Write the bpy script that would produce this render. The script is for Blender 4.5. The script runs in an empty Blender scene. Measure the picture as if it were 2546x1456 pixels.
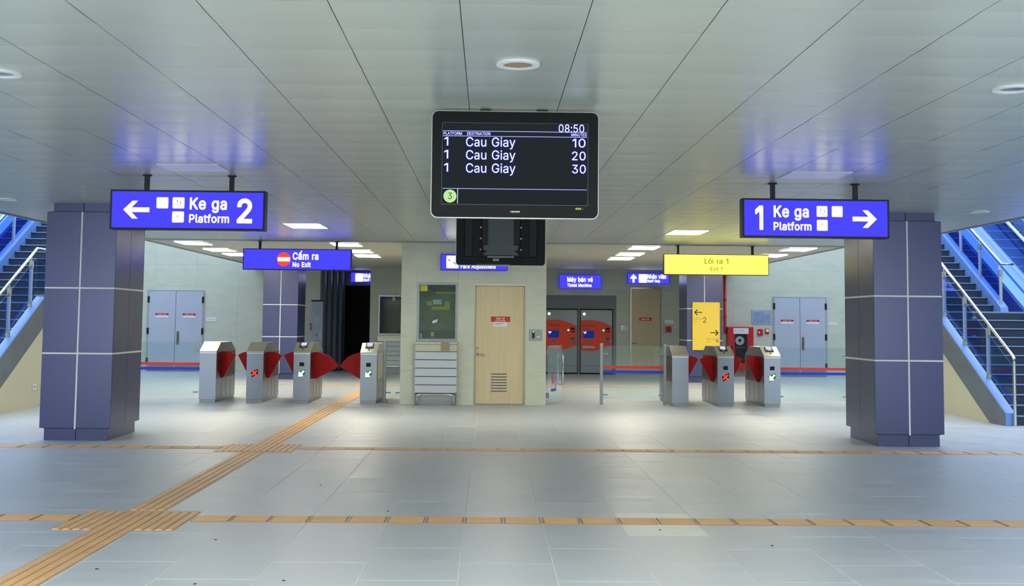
import bpy, math, random
from mathutils import Matrix, Vector
random.seed(7)
S = bpy.context.scene
COL = S.collection
PI = math.pi

# ------------------------------------------------------------------ camera, light, exposure
cam_d = bpy.data.cameras.new('camera'); cam = bpy.data.objects.new('camera', cam_d); COL.objects.link(cam)
cam_d.sensor_fit = 'HORIZONTAL'; cam_d.sensor_width = 36.0
cam_d.lens = 2950.0 / 2546.0 * 36.0
cam_d.shift_x = 0.0; cam_d.shift_y = -148.0 / 2546.0
cam_d.clip_start = 0.05; cam_d.clip_end = 200
RM = [[0.9997629305983738, -0.010888334873364196, -0.018855417392266347],
      [-0.01960427090807678, -0.0733470135698734, -0.9971137789452834],
      [0.009473920176665701, 0.9972470404889986, -0.07354308310385062]]
M = Matrix(((RM[0][0], RM[0][1], RM[0][2], 0), (RM[1][0], RM[1][1], RM[1][2], 0), (RM[2][0], RM[2][1], RM[2][2], 1.55), (0, 0, 0, 1)))
cam.matrix_world = M
S.camera = cam

S.view_settings.view_transform = 'Standard'; S.view_settings.look = 'None'
S.view_settings.gamma = 1.0; S.view_settings.use_curve_mapping = False
S.view_settings.exposure = 0.0
w = bpy.data.worlds.new('sky'); S.world = w; w.use_nodes = True
w.node_tree.nodes['Background'].inputs[0].default_value = (0.66, 0.80, 1.0, 1)
w.node_tree.nodes['Background'].inputs[1].default_value = 2.6

def area(name, loc, rot, sx, sy, power, color):
    l = bpy.data.lights.new(name, 'AREA'); l.shape = 'RECTANGLE'; l.size = sx; l.size_y = sy; l.energy = power; l.color = color
    o = bpy.data.objects.new(name, l); COL.objects.link(o); o.location = loc; o.rotation_euler = rot
    return o
# added fill lights left and right behind the camera, no entrances modelled
area('side_fill_light', (-9.5, -5.5, 1.9), (math.radians(80), 0, math.radians(-38)), 5, 3.0, 420, (0.90, 0.96, 1.0))
area('side_fill_light', (9.5, -5.5, 1.9), (math.radians(80), 0, math.radians(38)), 5, 3.0, 420, (0.90, 0.96, 1.0))
# added fill lights under the ceiling over and behind the camera, no fittings
for i, (x, y) in enumerate([(x, y) for y in (4.0, 0.5, -3.5) for x in (-5.8, -2.9, 0.15, 3.1, 6.0)]):
    area('overhead_fill_light', (x, y, 2.97), (0, 0, 0), 0.6, 1.2, 95, (0.96, 0.98, 0.93))

# ------------------------------------------------------------------ materials
def lin(c):
    r = []
    for v in c[:3]:
        v = v / 255.0
        r.append(v / 12.92 if v <= 0.04045 else ((v + 0.055) / 1.055) ** 2.4)
    return (r[0], r[1], r[2], 1.0)
MATS = {}
def P(name, col, rough=0.5, metal=0.0, spec=0.5, noise=0.0, scale=(1, 1, 1), bump=0.0, bscale=60, coat=0.0, rvar=0.0, objvar=0.0, detail=4):
    m = bpy.data.materials.new(name); m.use_nodes = True; nt = m.node_tree; b = nt.nodes['Principled BSDF']
    b.inputs['Base Color'].default_value = lin(col); b.inputs['Roughness'].default_value = rough
    b.inputs['Metallic'].default_value = metal; b.inputs['Specular IOR Level'].default_value = spec
    if coat: b.inputs['Coat Weight'].default_value = coat; b.inputs['Coat Roughness'].default_value = 0.08
    g = nt.nodes.new('ShaderNodeNewGeometry'); mp = nt.nodes.new('ShaderNodeMapping')
    mp.inputs['Scale'].default_value = scale; nt.links.new(g.outputs['Position'], mp.inputs['Vector'])
    if noise or rvar or objvar:
        n = nt.nodes.new('ShaderNodeTexNoise'); n.inputs['Scale'].default_value = 1.0; n.inputs['Detail'].default_value = detail
        nt.links.new(mp.outputs[0], n.inputs['Vector'])
        mr = nt.nodes.new('ShaderNodeMapRange'); mr.inputs['From Min'].default_value = 0.3; mr.inputs['From Max'].default_value = 0.7
        mr.inputs['To Min'].default_value = 1 - noise; mr.inputs['To Max'].default_value = 1 + noise
        nt.links.new(n.outputs['Fac'], mr.inputs['Value'])
        fac = mr.outputs[0]
        if objvar:
            oi = nt.nodes.new('ShaderNodeObjectInfo'); m2 = nt.nodes.new('ShaderNodeMapRange')
            m2.inputs['To Min'].default_value = 1 - objvar; m2.inputs['To Max'].default_value = 1 + objvar
            nt.links.new(oi.outputs['Random'], m2.inputs['Value'])
            mm = nt.nodes.new('ShaderNodeMath'); mm.operation = 'MULTIPLY'
            nt.links.new(fac, mm.inputs[0]); nt.links.new(m2.outputs[0], mm.inputs[1]); fac = mm.outputs[0]
        vm = nt.nodes.new('ShaderNodeVectorMath'); vm.operation = 'SCALE'; vm.inputs[0].default_value = lin(col)[:3]
        nt.links.new(fac, vm.inputs['Scale']); nt.links.new(vm.outputs[0], b.inputs['Base Color'])
        if rvar:
            m3 = nt.nodes.new('ShaderNodeMapRange'); m3.inputs['From Min'].default_value = 0.3; m3.inputs['From Max'].default_value = 0.7
            m3.inputs['To Min'].default_value = rough - rvar; m3.inputs['To Max'].default_value = rough + rvar
            nt.links.new(n.outputs['Fac'], m3.inputs['Value']); nt.links.new(m3.outputs[0], b.inputs['Roughness'])
    if bump:
        n2 = nt.nodes.new('ShaderNodeTexNoise'); n2.inputs['Scale'].default_value = bscale; n2.inputs['Detail'].default_value = 3
        nt.links.new(g.outputs['Position'], n2.inputs['Vector'])
        bu = nt.nodes.new('ShaderNodeBump'); bu.inputs['Strength'].default_value = bump; bu.inputs['Distance'].default_value = 0.004
        nt.links.new(n2.outputs['Fac'], bu.inputs['Height']); nt.links.new(bu.outputs[0], b.inputs['Normal'])
    MATS[name] = m; return m
def EM(name, col, s):
    m = bpy.data.materials.new(name); m.use_nodes = True; nt = m.node_tree; nt.nodes.clear()
    o = nt.nodes.new('ShaderNodeOutputMaterial'); e = nt.nodes.new('ShaderNodeEmission')
    e.inputs[0].default_value = lin(col); e.inputs[1].default_value = s; nt.links.new(e.outputs[0], o.inputs[0])
    MATS[name] = m; return m
def GL(name, col, refl=0.12, tint=(225, 240, 238)):
    m = bpy.data.materials.new(name); m.use_nodes = True; nt = m.node_tree; nt.nodes.clear()
    o = nt.nodes.new('ShaderNodeOutputMaterial'); t = nt.nodes.new('ShaderNodeBsdfTransparent'); g = nt.nodes.new('ShaderNodeBsdfGlossy')
    mx = nt.nodes.new('ShaderNodeMixShader'); lw = nt.nodes.new('ShaderNodeLayerWeight'); lw.inputs[0].default_value = 0.5
    pw = nt.nodes.new('ShaderNodeMath'); pw.operation = 'POWER'; pw.inputs[1].default_value = 5.0
    ad = nt.nodes.new('ShaderNodeMath'); ad.operation = 'MULTIPLY_ADD'; ad.inputs[1].default_value = 0.92; ad.inputs[2].default_value = 0.04 + refl; ad.use_clamp = True
    nt.links.new(lw.outputs['Facing'], pw.inputs[0]); nt.links.new(pw.outputs[0], ad.inputs[0]); nt.links.new(ad.outputs[0], mx.inputs[0])
    t.inputs[0].default_value = lin(tint); g.inputs[0].default_value = lin(col); g.inputs['Roughness'].default_value = 0.03
    nt.links.new(t.outputs[0], mx.inputs[1]); nt.links.new(g.outputs[0], mx.inputs[2]); nt.links.new(mx.outputs[0], o.inputs[0])
    MATS[name] = m; return m

M_floor = P('floor_stone', (176, 182, 188), 0.40, spec=0.5, noise=0.07, scale=(1.2, 4.5, 1), objvar=0.025, rvar=0.05, bump=0.05, bscale=14, detail=7)
M_grout = P('grout', (208, 208, 200), 0.8, noise=0.05)
M_tact = P('tactile_ceramic', (210, 166, 114), 0.45, noise=0.08, scale=(2, 3, 1), objvar=0.06, bump=0.1)
M_ceil = P('ceiling_metal', (188, 194, 184), 0.27, metal=0.1, spec=0.5, objvar=0.012)
M_ceilgap = P('ceiling_gap', (96, 98, 94), 0.6)
M_ceil2 = P('ceiling_far', (196, 193, 178), 0.5, noise=0.02)
M_wall = P('wall_cement_board', (194, 199, 182), 0.55, noise=0.05, scale=(3, 3, 6), objvar=0.012, bump=0.15, bscale=20)
M_wallback = P('wall_backing', (172, 177, 162), 0.8)
M_conc = P('concrete', (150, 155, 155), 0.8, noise=0.08, scale=(1, 1, 1))
M_cream = P('cream_plaster', (200, 198, 172), 0.7, noise=0.04, scale=(1, 1, 1))
M_purple = P('column_panel', (62, 68, 108), 0.28, metal=0.2, spec=0.5, noise=0.02, scale=(3, 3, 1), objvar=0.02)
M_whitejoint = P('white_joint', (225, 225, 222), 0.5)
M_blackjoint = P('black_joint', (30, 28, 38), 0.6)
M_black = P('black_plastic', (17, 19, 20), 0.5, spec=0.2)
M_blackgloss = P('black_glass', (12, 13, 14), 0.08)
M_dark = P('dark_frame', (24, 30, 32), 0.45, spec=0.25)
M_trim = P('silver_trim', (190, 195, 198), 0.3, metal=0.6)
M_steel = P('brushed_steel', (136, 144, 154), 0.32, metal=0.75, noise=0.015, scale=(2, 2, 12))
M_steelw = P('warm_steel', (168, 168, 154), 0.3, metal=0.7, noise=0.03, scale=(4, 4, 4))
M_steeld = P('dull_steel', (140, 145, 148), 0.4, metal=0.6, noise=0.04, scale=(3, 3, 20))
M_chrome = P('polished_steel', (215, 215, 210), 0.15, metal=0.95)
M_red = P('flap_red', (158, 14, 16), 0.4, spec=0.15)
M_redpaint = P('red_paint', (190, 25, 28), 0.35)
M_orange = P('machine_red', (230, 76, 54), 0.45, spec=0.2)
M_sidered = P('smoked_panel', (78, 36, 38), 0.18)
M_doorgrey = P('door_grey_paint', (176, 184, 200), 0.45, noise=0.02)
M_wood = P('light_wood_laminate', (205, 190, 152), 0.45, noise=0.06, scale=(22, 22, 1.2))
M_slat = P('pale_panel', (188, 196, 206), 0.4)
M_groove = P('groove_dark', (88, 92, 98), 0.7)
M_white = P('white_plastic', (225, 228, 230), 0.5)
M_paper = P('paper', (222, 228, 234), 0.8)
M_yel = P('yellow_board', (232, 200, 72), 0.5)
M_note = P('yellow_note', (205, 208, 60), 0.7)
M_ink = P('dark_print', (40, 38, 30), 0.7)
M_olive = P('olive_print', (150, 135, 45), 0.7)
M_inkgrey = P('grey_print', (120, 128, 140), 0.7)
M_wht = P('white_print', (238, 235, 232), 0.6)
M_tread = P('stair_granite_blue_cast', (30, 44, 68), 0.45, noise=0.08, scale=(4, 4, 4))  # blue daylight of the stair wells put into the stair colours
M_nose = P('stair_nosing_blue_cast', (120, 150, 180), 0.4, metal=0.3)
M_string = P('stringer_granite', (96, 106, 116), 0.45, noise=0.10, scale=(3, 3, 3))
M_cap = P('curb_granite_blue_cast', (112, 148, 205), 0.35, noise=0.06, scale=(3, 3, 3))
M_esc = P('escalator_cladding_blue_cast', (150, 185, 245), 0.25, metal=0.6)  # escalator colours carry the same blue daylight cast as the stairs
M_escblue = P('escalator_blue_cast', (40, 72, 172), 0.3, metal=0.1)
M_rubber = P('black_rubber', (25, 25, 28), 0.6)
M_cabin = P('machine_frame', (98, 110, 116), 0.5)
M_machine = P('machine_grey', (130, 142, 150), 0.4, metal=0.2)
M_navy = P('navy_panel', (92, 104, 130), 0.4, metal=0.1)
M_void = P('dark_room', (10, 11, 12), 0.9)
M_brown = P('lamp_off_diffuser', (168, 140, 108), 0.6)
M_opal = P('opal_diffuser', (226, 226, 232), 0.35)
M_stripered = P('stripe_red', (228, 44, 36), 0.5)
M_stripeblue = P('stripe_blue', (18, 52, 196), 0.5)
M_poster = P('poster_blue', (150, 165, 185), 0.5, noise=0.15, scale=(4, 1, 4))
M_glass = GL('clear_glass', (235, 245, 245), -0.01, (244, 250, 249))
M_glassblue = GL('stair_glass', (180, 210, 250), 0.02, (204, 222, 250))
M_glasswin = GL('booth_glass', (235, 245, 245), 0.01, (228, 236, 233))
E_blue = EM('sign_blue', (62, 59, 255), 1.5)
E_white = EM('sign_white', (255, 255, 255), 2.2)
E_yel = EM('sign_yellow', (255, 250, 100), 1.4)
E_yink = EM('sign_yellow_letter', (92, 86, 22), 0.8)
E_swhite = EM('screen_white', (255, 255, 255), 1.1)
E_red = EM('sign_red', (255, 80, 50), 1.0)
E_lamp = EM('lamp_tube_light', (255, 247, 224), 31.0)
E_scr = EM('screen_dark', (36, 42, 46), 1.0)
E_glow = EM('screen_blue_line', (60, 70, 240), 1.0)
E_lg = EM('screen_green', (192, 240, 158), 1.0)
E_led = EM('led_green', (120, 255, 150), 1.6)
E_ledg = EM('led_green_dark', (0, 120, 60), 1.0)
E_ledr = EM('led_red', (255, 60, 40), 1.6)
E_ledw = EM('led_white', (235, 255, 240), 1.6)
E_ledy = EM('led_yellow', (190, 215, 60), 1.0)
E_gscreen = EM('gate_screen', (205, 215, 255), 1.1)
E_tscreen = EM('machine_screen', (24, 44, 125), 1.0)
E_purple = EM('slot_purple', (120, 60, 190), 0.8)

# ------------------------------------------------------------------ mesh building
class MB:
    def __init__(s): s.v = []; s.f = []
    def add(s, vs, fs):
        n = len(s.v); s.v += [tuple(p) for p in vs]; s.f += [tuple(i + n for i in f) for f in fs]; return s
    def box(s, x0, x1, y0, y1, z0, z1):
        return s.add([(x0,y0,z0),(x1,y0,z0),(x1,y1,z0),(x0,y1,z0),(x0,y0,z1),(x1,y0,z1),(x1,y1,z1),(x0,y1,z1)],
                     [(0,3,2,1),(4,5,6,7),(0,1,5,4),(1,2,6,5),(2,3,7,6),(3,0,4,7)])
    def cbox(s, x0, x1, y0, y1, z0, z1, c=0.004):
        c = min(c, (x1-x0)/3, (y1-y0)/3, (z1-z0)/3)
        import bmesh
        bm = bmesh.new(); t = MB().box(x0, x1, y0, y1, z0, z1)
        vs = [bm.verts.new(p) for p in t.v]
        for f in t.f: bm.faces.new([vs[i] for i in f])
        bmesh.ops.bevel(bm, geom=bm.edges[:], offset=c, segments=1, affect='EDGES')
        bm.verts.index_update()
        s.add([v.co[:] for v in bm.verts], [[v.index for v in f.verts] for f in bm.faces]); bm.free(); return s
    def prism(s, pts, plane, d0, d1):
        n = len(pts)
        def m(p, d):
            return {'xz': (p[0], d, p[1]), 'yz': (d, p[0], p[1]), 'xy': (p[0], p[1], d)}[plane]
        a = sum(pts[i][0]*pts[(i+1) % n][1] - pts[(i+1) % n][0]*pts[i][1] for i in range(n))
        flip = (a > 0) != (plane == 'xz')
        vs = [m(p, d0) for p in pts] + [m(p, d1) for p in pts]
        fs = [tuple(range(n)), tuple(range(2*n-1, n-1, -1))] + [(i, i+n, (i+1) % n + n, (i+1) % n) for i in range(n)]
        if flip: fs = [tuple(reversed(f)) for f in fs]
        # first cap must face towards d0 side
        return s.add(vs, fs)
    def cyl(s, c, r, h, axis='z', n=20, r2=None):
        r2 = r if r2 is None else r2
        vs = []
        for k, rr in ((0, r), (1, r2)):
            for i in range(n):
                a = 2*PI*i/n; p = (rr*math.cos(a), rr*math.sin(a), h*k)
                if axis == 'z': q = p
                elif axis == 'y': q = (p[0], p[2], -p[1])
                else: q = (p[2], p[0], p[1])
                vs.append((c[0]+q[0], c[1]+q[1], c[2]+q[2]))
        fs = [tuple(range(n-1, -1, -1)), tuple(range(n, 2*n))] + [(i, (i+1) % n, (i+1) % n + n, i+n) for i in range(n)]
        return s.add(vs, fs)
    def ring(s, c, r0, r1, h, axis='z', n=28):
        vs = []
        for rr, hh in ((r0, 0), (r1, 0), (r1, h), (r0, h)):
            for i in range(n):
                a = 2*PI*i/n; p = (rr*math.cos(a), rr*math.sin(a), hh)
                q = p if axis == 'z' else (p[0], p[2], -p[1])
                vs.append((c[0]+q[0], c[1]+q[1], c[2]+q[2]))
        fs = []
        for k in range(4):
            for i in range(n):
                j = (i+1) % n; k2 = (k+1) % 4
                fs.append((k*n+i, k2*n+i, k2*n+j, k*n+j))
        return s.add(vs, fs)
    def tube(s, pts, r, n=10, flat=None):
        pts = [Vector(p) for p in pts]; rings = []
        for i, p in enumerate(pts):
            d = (pts[min(i+1, len(pts)-1)] - pts[max(i-1, 0)]).normalized()
            up = Vector((0, 0, 1)) if abs(d.z) < 0.95 else Vector((0, 1, 0))
            sd = d.cross(up).normalized(); u2 = sd.cross(d).normalized()
            rings.append([p + sd*(r*math.cos(2*PI*k/n)) + u2*((flat or r)*math.sin(2*PI*k/n)) for k in range(n)])
        base = len(s.v); fs = []
        for i in range(len(pts)-1):
            for k in range(n):
                fs.append((i*n+k, i*n+(k+1) % n, (i+1)*n+(k+1) % n, (i+1)*n+k))
        fs += [tuple(range(n-1, -1, -1)), tuple(range((len(pts)-1)*n, len(pts)*n))]
        return s.add([q[:] for rg in rings for q in rg], fs)
    def mirror(s):
        s.v = [(-x, y, z) for x, y, z in s.v]; s.f = [tuple(reversed(f)) for f in s.f]; return s
def rrect(x0, x1, z0, z1, r, n=5):
    pts = []
    for cx, cz, a0 in ((x1-r, z1-r, 0), (x0+r, z1-r, PI/2), (x0+r, z0+r, PI), (x1-r, z0+r, 1.5*PI)):
        for i in range(n+1):
            a = a0 + PI/2*i/n; pts.append((cx + r*math.cos(a), cz + r*math.sin(a)))
    return pts
def fixn(me):
    import bmesh
    bm = bmesh.new(); bm.from_mesh(me); bmesh.ops.recalc_face_normals(bm, faces=bm.faces); bm.to_mesh(me); bm.free()
def obj(name, mb, mat, parent=None, label=None, kind=None, smooth=False):
    me = bpy.data.meshes.new(name); me.from_pydata(mb.v, [], mb.f); fixn(me); me.materials.append(mat)
    if smooth:
        for p in me.polygons: p.use_smooth = True
    o = bpy.data.objects.new(name, me); COL.objects.link(o)
    if parent is not None: o.parent = parent
    if label: o['label'] = label
    if kind: o['kind'] = kind
    return o
def tag(o, label, cat, group=None):
    o['label'] = label; o['category'] = cat
    if group: o['group'] = group
    return o
def thing(name, loc, label=None, cat=None, group=None, rz=0, kind=None):
    o = bpy.data.objects.new(name, None); o.empty_display_size = 0.1; COL.objects.link(o); o.location = loc; o.rotation_euler = (0, 0, rz)
    if label: o['label'] = label
    if cat: o['category'] = cat
    if group: o['group'] = group
    if kind: o['kind'] = kind
    return o
def inst(name, me, parent, loc, rot=(0, 0, 0)):
    o = bpy.data.objects.new(name, me); COL.objects.link(o); o.parent = parent; o.location = loc; o.rotation_euler = rot; return o
def mesh(name, mb, mat):
    me = bpy.data.meshes.new(name); me.from_pydata(mb.v, [], mb.f); fixn(me); me.materials.append(mat); return me
def copy_tree(o, parent=None):
    c = o.copy(); COL.objects.link(c); c.parent = parent
    for ch in list(o.children): copy_tree(ch, c)
    return c
# letter outlines (poly-lines, 500 units per em)
FONT = {
'0': (227, '112,258 89,254.5 85,253 66,242.5 48,223 35,197 27,166 24,124 27,88 33.5,58 47,31 66,11.5 87,0 115,-3 138,-0.5 142,1 161,11.5 179,31 192,57 200,88 203,130 200,166 192.5,196 179,223 160,242.5 141,253 137,254.5|112,230 131,227 144,219 157,203 165.5,181 170,158 172,131 170,96 165.5,73 157,52 144,36 135,30.5 131,28 114,25 96,28 83,36 70,52 61.5,73 56,96 55,120 56,158 61.5,181 70,203 83,219 92,224.5 96,227'),
'1': (175, '138,0 138,254 99,254 43,213 43,176 106,218 106,0'),
'2': (227, '32,0 195,0 195,28 76,28 76,30 133,90 168,129 179,145 184.5,157 189,171 191,184 187.5,207 181,223 168,238 152,248.5 134,255 114,258 91,255 73,248.5 56,238 42.5,220 35,202 33,181 64,181 65,195 69,207 73,212 86,224 98,228 111,230 126,228 136,224.5 145,219 154,209 158,201 159.5,195 160,183 159,174 155.5,164 141,141 117,114 32,24'),
'3': (227, '35,254 35,226 144,226 144,224 78,150 78,124 103,124 122,122 137,117 149,110 158,98 162.5,88 165,70 163,58 157,46 153,41 148,36 138,30 125,26 113,25 95,26 73,34.5 62.5,45 57,54 55,66 22,66 26,46 34.5,30 50,14.5 69,4 86,-1 112,-3 134,-1 153,5.5 171,17 175.5,22 185,33 194,51 196,70 194,93 183,114 171,128 162,133.5 154,138 133,144 110.5,144 186,230 186,254'),
'4': (227, '155,254 123,254 122.5,253 20.5,80 20,53 141,53 141,0 171,0 171,53 207,53 207,81 171,81 171,159 141,159 141,81 54,81 54.5,84'),
'5': (227, '183,254 48,254 34,126 64,123 73,129 80,132.5 95,137 106,138 124,137 137,131 145,124.5 157,111 162,97 164,83 162.5,68 160,60 157,52 150.5,43 137,31.5 125,27 113,25 98,26 88,29.5 78,35.5 68.5,45 64,54 61,65 30,65 33,47 41,30 55,15 71,5.5 92,-1.5 114,-3 134,-1 154,8 169,19.5 184,38 187.5,45 193,58 193.5,61 195,79 194,100 189,116 182,130 173.5,141 161,153 147,160 132,165 112,167 101,166 87,161.5 77,157 68,151 67,151 75,226 183,226'),
'8': (227, '111,258 92,256 73,249 58,240 44,223 38,209 35,191 38,171 45.5,155 60,140.5 75,133.5 76,132 63,128 53,122.5 39.5,109 33,98 28,83 26,67 29,48 35,35 37,31 51,16 68,6 89,-1 116,-3 138,-1 157,5.5 175,16 189,31 198,48 200,72 199,84 194.5,97 186,110 174,122.5 164,128 150,132 151,133.5 167,141 180,154 188,171 191,191 188,209 182,223 168,240 152,249.5 134,256|167,57 161,46 157,41 152,36 142,30 130,26 125,25.5 109,25 96,26 84,30 80,32.5 74,36 63.5,47 59,57 58.5,60 58,72 59,83 65,94 71,102 75,105.5 86,111.5 98,116 111,118 128,116 140,111.5 151,105.5 161,94 167,83 168,72|66,189 68,200 71.5,209 80,219 89,225 100,229 116,230 127,229 137,225.5 145,220 154.5,209 158.5,198 160,187 158,176 154.5,166 146,157 137,150 131,147.5 123,145.5 110,145 100,146 90,149.5 80,156 71.5,166 67.5,178'),
':': (94, '26,29 25,22 26,12 30,5 39,-1 46,-2 56,-1 63,3 69,12 71,19 69,29 65,36 56,42 50,43 39,42 32,38|26,167 25,160 26,149 32,141 39,137 47,135 56,137 63,141 69,149 71,157 69,167 63,175 56,179 49,181 39,179 32,175'),
'A': (240, '101,254 8,0 43,0 43.5,1 68,71 172,71 197.5,1 198,0 231,0 138.5,253 138,254|119,227 137.5,169 162,99 77,99 100.5,167'),
'C': (255, '187,9 201,19 208,25 215.5,33 223,43 232,62 236,80 204,80 200.5,69 195,57 179,40 168,33.5 147,27 137,26 114,28.5 109,30 92,38 79,49.5 74,54 62.5,73 54,97 53.5,101 52,130 54,158 62,182 74,201 92,216 113,225.5 132,228 143,227.5 157,224.5 170,219.5 179,214 195,197 200.5,185 204,174 236,174 232,193 224,209 215,223 201,236 184,246 169,252.5 153,256 136,258 103,254 75,242 55,225.5 51,222 34.5,196 24,165 20,129 24,90 34.5,59 51,33 75,12 103,1 132,-3 154,-2 169,1.5'),
'D': (251, '30,0 111,0 145,4 175,15 200.5,36 217,59 227,90 231,126 227,165 217,196 204.5,215 198,222.5 176,239 149,250.5 144,251.5 116,254 30,254|62,29 62,226 112,226 135,223.5 140,222.5 160,214 178,199 186.5,186 190,180 197,157 200,130 199.5,121 197,98 188.5,74 178,56 159,40 138,31.5 110,29'),
'E': (209, '188,0 188,29 62,29 62,114 178,114 178,143 62,143 62,226 186,226 186,254 30,254 30,0'),
'F': (205, '30,0 62,0 62,111 173,111 173,139 62,139 62,226 185,226 185,254 30,254'),
'G': (260, '134,258 102,254 75,242.5 51,222 35,197 29,180 24,165 20,129 24,90 34.5,59 51,33 77,12 102,1 132,-3 160,-0.5 169,2 188,9 207,23.5 225,45 230,56 236,71 239,98 239,128 141,128 141,100 207,100 204.5,78 198,62 188.5,49 172,36 159,30.5 153,28.5 132,26 112,29 94,37 74,54 62.5,73 54,97 52,124 54,158 62,182 65.5,188 74,201 92,216 111,225 131,228 147,227 157,224.5 170,219 178,213 190,202 194,197 204,174 237,174 232,192 225,208 214,222 201,236 187,245 169,252.5 153,256'),
'I': (92, '30,0 62,0 62,254 30,254'),
'K': (233, '224,0 122,144 224,254 182,254 87,152 62,121 62,254 30,254 30,0 62,0 62,83 99,122.5 186,0'),
'L': (196, '30,254 30,0 181,0 181,29 62,29 62,254'),
'M': (314, '284,254 238,254 237.5,253 176.5,96 158,36.5 139.5,93 76.5,253 76,254 30,254 30,0 61,0 61,169 60,181 60,218.5 73,178 80.5,159 85.5,143 143,0 171,0 171.5,1 234.5,162 249,204 253,218 252,0 284,0'),
'N': (262, '232,254 199,254 199,93 200,83 201,39.5 193.5,54 172,91 69,253 68,254 30,254 30,0 62,0 62,171 61,214 102.5,142 192,1 193,0 232,0'),
'O': (267, '131,258 103,254 76,242.5 51,222 34.5,196 24,165 20,125 24,90 29,75 35,58 51,33 76,11.5 103,1 135,-3 164,1 191,11.5 216,33 232.5,59 243,90 247,129 243,165 238,180 232,197 216,222 192,242 166,253.5|132,26 112,29 94,37 74.5,53 62.5,73 54,97 52,130 54,157 62.5,181 74.5,201 92,216 109,224 114,225.5 135,228 155,225 173,217 192,201 204,182 212,158 215,125 212,96 208,84 204,72 192,53 175,38 168,34.5 155,29'),
'P': (222, '30,0 62,0 62,93 120,93 144,96 165,103.5 180,113.5 184,117 195,133 202.5,155 204,176 202,195 195,215 184.5,229 166,244 144,252 121,254 30,254|62,121 62,226 118,226 132,224.5 148,219 161,209 167,201 171,189 172,171 171,159 167,147 157,134 148,127.5 132,122.5 118,121'),
'R': (224, '30,254 30,0 62,0 62,99 123,99.5 176.5,1 177,0 214,0 156.5,105 166,109 182,119 184.5,122 195,136 201.5,152 205,178 202,198 195,217 181,233.5 167,244 145,252 121,254|62,226 118,226 132,224.5 149,220 157,214 167.5,201 171,191 173,178 171,161 167.5,151 162,143 149,133 136,129 121,128 62,128'),
'S': (223, '138,256 117,258 93,256.5 69,249 52,239 36.5,223 28.5,204 26,185 30,163 44,144 65,129.5 96,118.5 118,112.5 147,102.5 157,97 162,92.5 167,88 171,81 173,71 171.5,59 165.5,47 155,37 144,30.5 129,26 124,25.5 109,25 96,26 83,29 72,34.5 61,45 55,55 52,68 19,68 23,48 32,30 39,22 47,14.5 63,5.5 85,-2 109,-4 135,-2.5 140,-2 162,5 179,16 193,32 201.5,52 204,68 202,85 197,99 190.5,108 179,119 168,126 155,132.5 85,154 74,160 67,165.5 60,176 58,187 58.5,196 59,199 63.5,208 74,218.5 82,223 96,228 101,228.5 115,229 134,227 150,219.5 163,206 169,189 200,189 197,208 189,224 175,238 158,249'),
'T': (224, '96,0 128,0 128,226 208,226 208,254 16,254 16,226 96,226'),
'U': (259, '229,254 196,254 196,87 194,72 188.5,58 180,45 165,34 149,28 131,26 110,28 94,34 81,43 69.5,58 64,72 62,87 62,254 30,254 30,85 32.5,64 42,40 58,21 77,8 104,-1.5 131,-4 157,-1 182,8 199,20.5 216,40 226,62 229,85'),
'V': (240, '8,254 101.5,1 102,0 139,0 231,254 197,254 196.5,253 135.5,77 120,27.5 105.5,77 42.5,253 42,254'),
'a': (195, '168,0 168,131 167,145 161,160 154,171 143,180 130,186.5 120,190 100,192 81,191 66,188 52,182 40,174 36.5,170 29,161 20,146 50,137 54,144 62,153 75,161 89,164.5 101,165 111,164 120,161 129,155 137,139 138,126 134.5,119 130,116 114,112.5 88,110 51,102.5 39,97 30,91 22,80 18.5,73 17,69 15,56 17,37 24,22 35,10 47,2 62,-3 84,-4 96,-3 108,1 118,6 127.5,14 135,25 138,26 138,0|138,95 138,68 135.5,55 132,47 126,39 114,29 101,24 89,23 73,24 65,26 58,29.5 49.5,38 47,43 46,50 47,62 51,69 58,75 68,79.5 87,84 129,90.5'),
'b': (212, '26,254 26,0 56,0 56,29 59,29 60.5,27 69,16 77,7.5 87,1.5 99,-3 117,-4 135,-1.5 157,8 174,24 183.5,39 185.5,43 193,65 195,91 193.5,118 193,123 184.5,147 174,165 156,180 137,189 117,192 98,191 86,186 77,180.5 67.5,171 60.5,162 59,160 57,160 57,254|109,23 94,26 82,31.5 69.5,44 63,58 58,74 56,97 58,115 61.5,130 69.5,144 82,156.5 94,163 112,165 126,163 139,156.5 150,145 158,131 163,115 164,90 163,74 159.5,62 157.5,57 150,44 139,32.5 126,26'),
'c': (198, '153,178 132,188.5 122,190.5 102,192 79,189 58,180 40,164 28,146 20,122 17,96 20,66 27.5,44 38,27 45,19.5 58,8 81,-1.5 102,-4 120,-2.5 141,3.5 150,9 161,17 171,28 173,31 177.5,40 181,51 152,59 146,44 135,33 121,26 105,23 86,26 74,32.5 61.5,45 54,59 49.5,78 48,96 50,113 54,129 61.5,143 74,155.5 86,162 103,165 121,162 135,155 145,145 151,131 181,138 176.5,149 170,161'),
'd': (212, '186,254 155,254 155,160 152,161 145,172 140,176.5 127,185.5 114,191 96,192 75,189 56,180 39,165 27,146 20,123 17,96 20,65 27,42 39,24 56,8 77,-1.5 96,-4 114,-3 125,1.5 135,7 143,16 151.5,27 153,29 156,29 156,0 186,0|101,23 86,26 77,30.5 74,32.5 61.5,45 53.5,59 50,74 48,97 50,115 53.5,130 62,145 73,156.5 86,163 104,165 118,163 131,156.5 142,145 150.5,130 154,115 156,93 154,74 150.5,59 142,43 130,31 118,26'),
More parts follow.
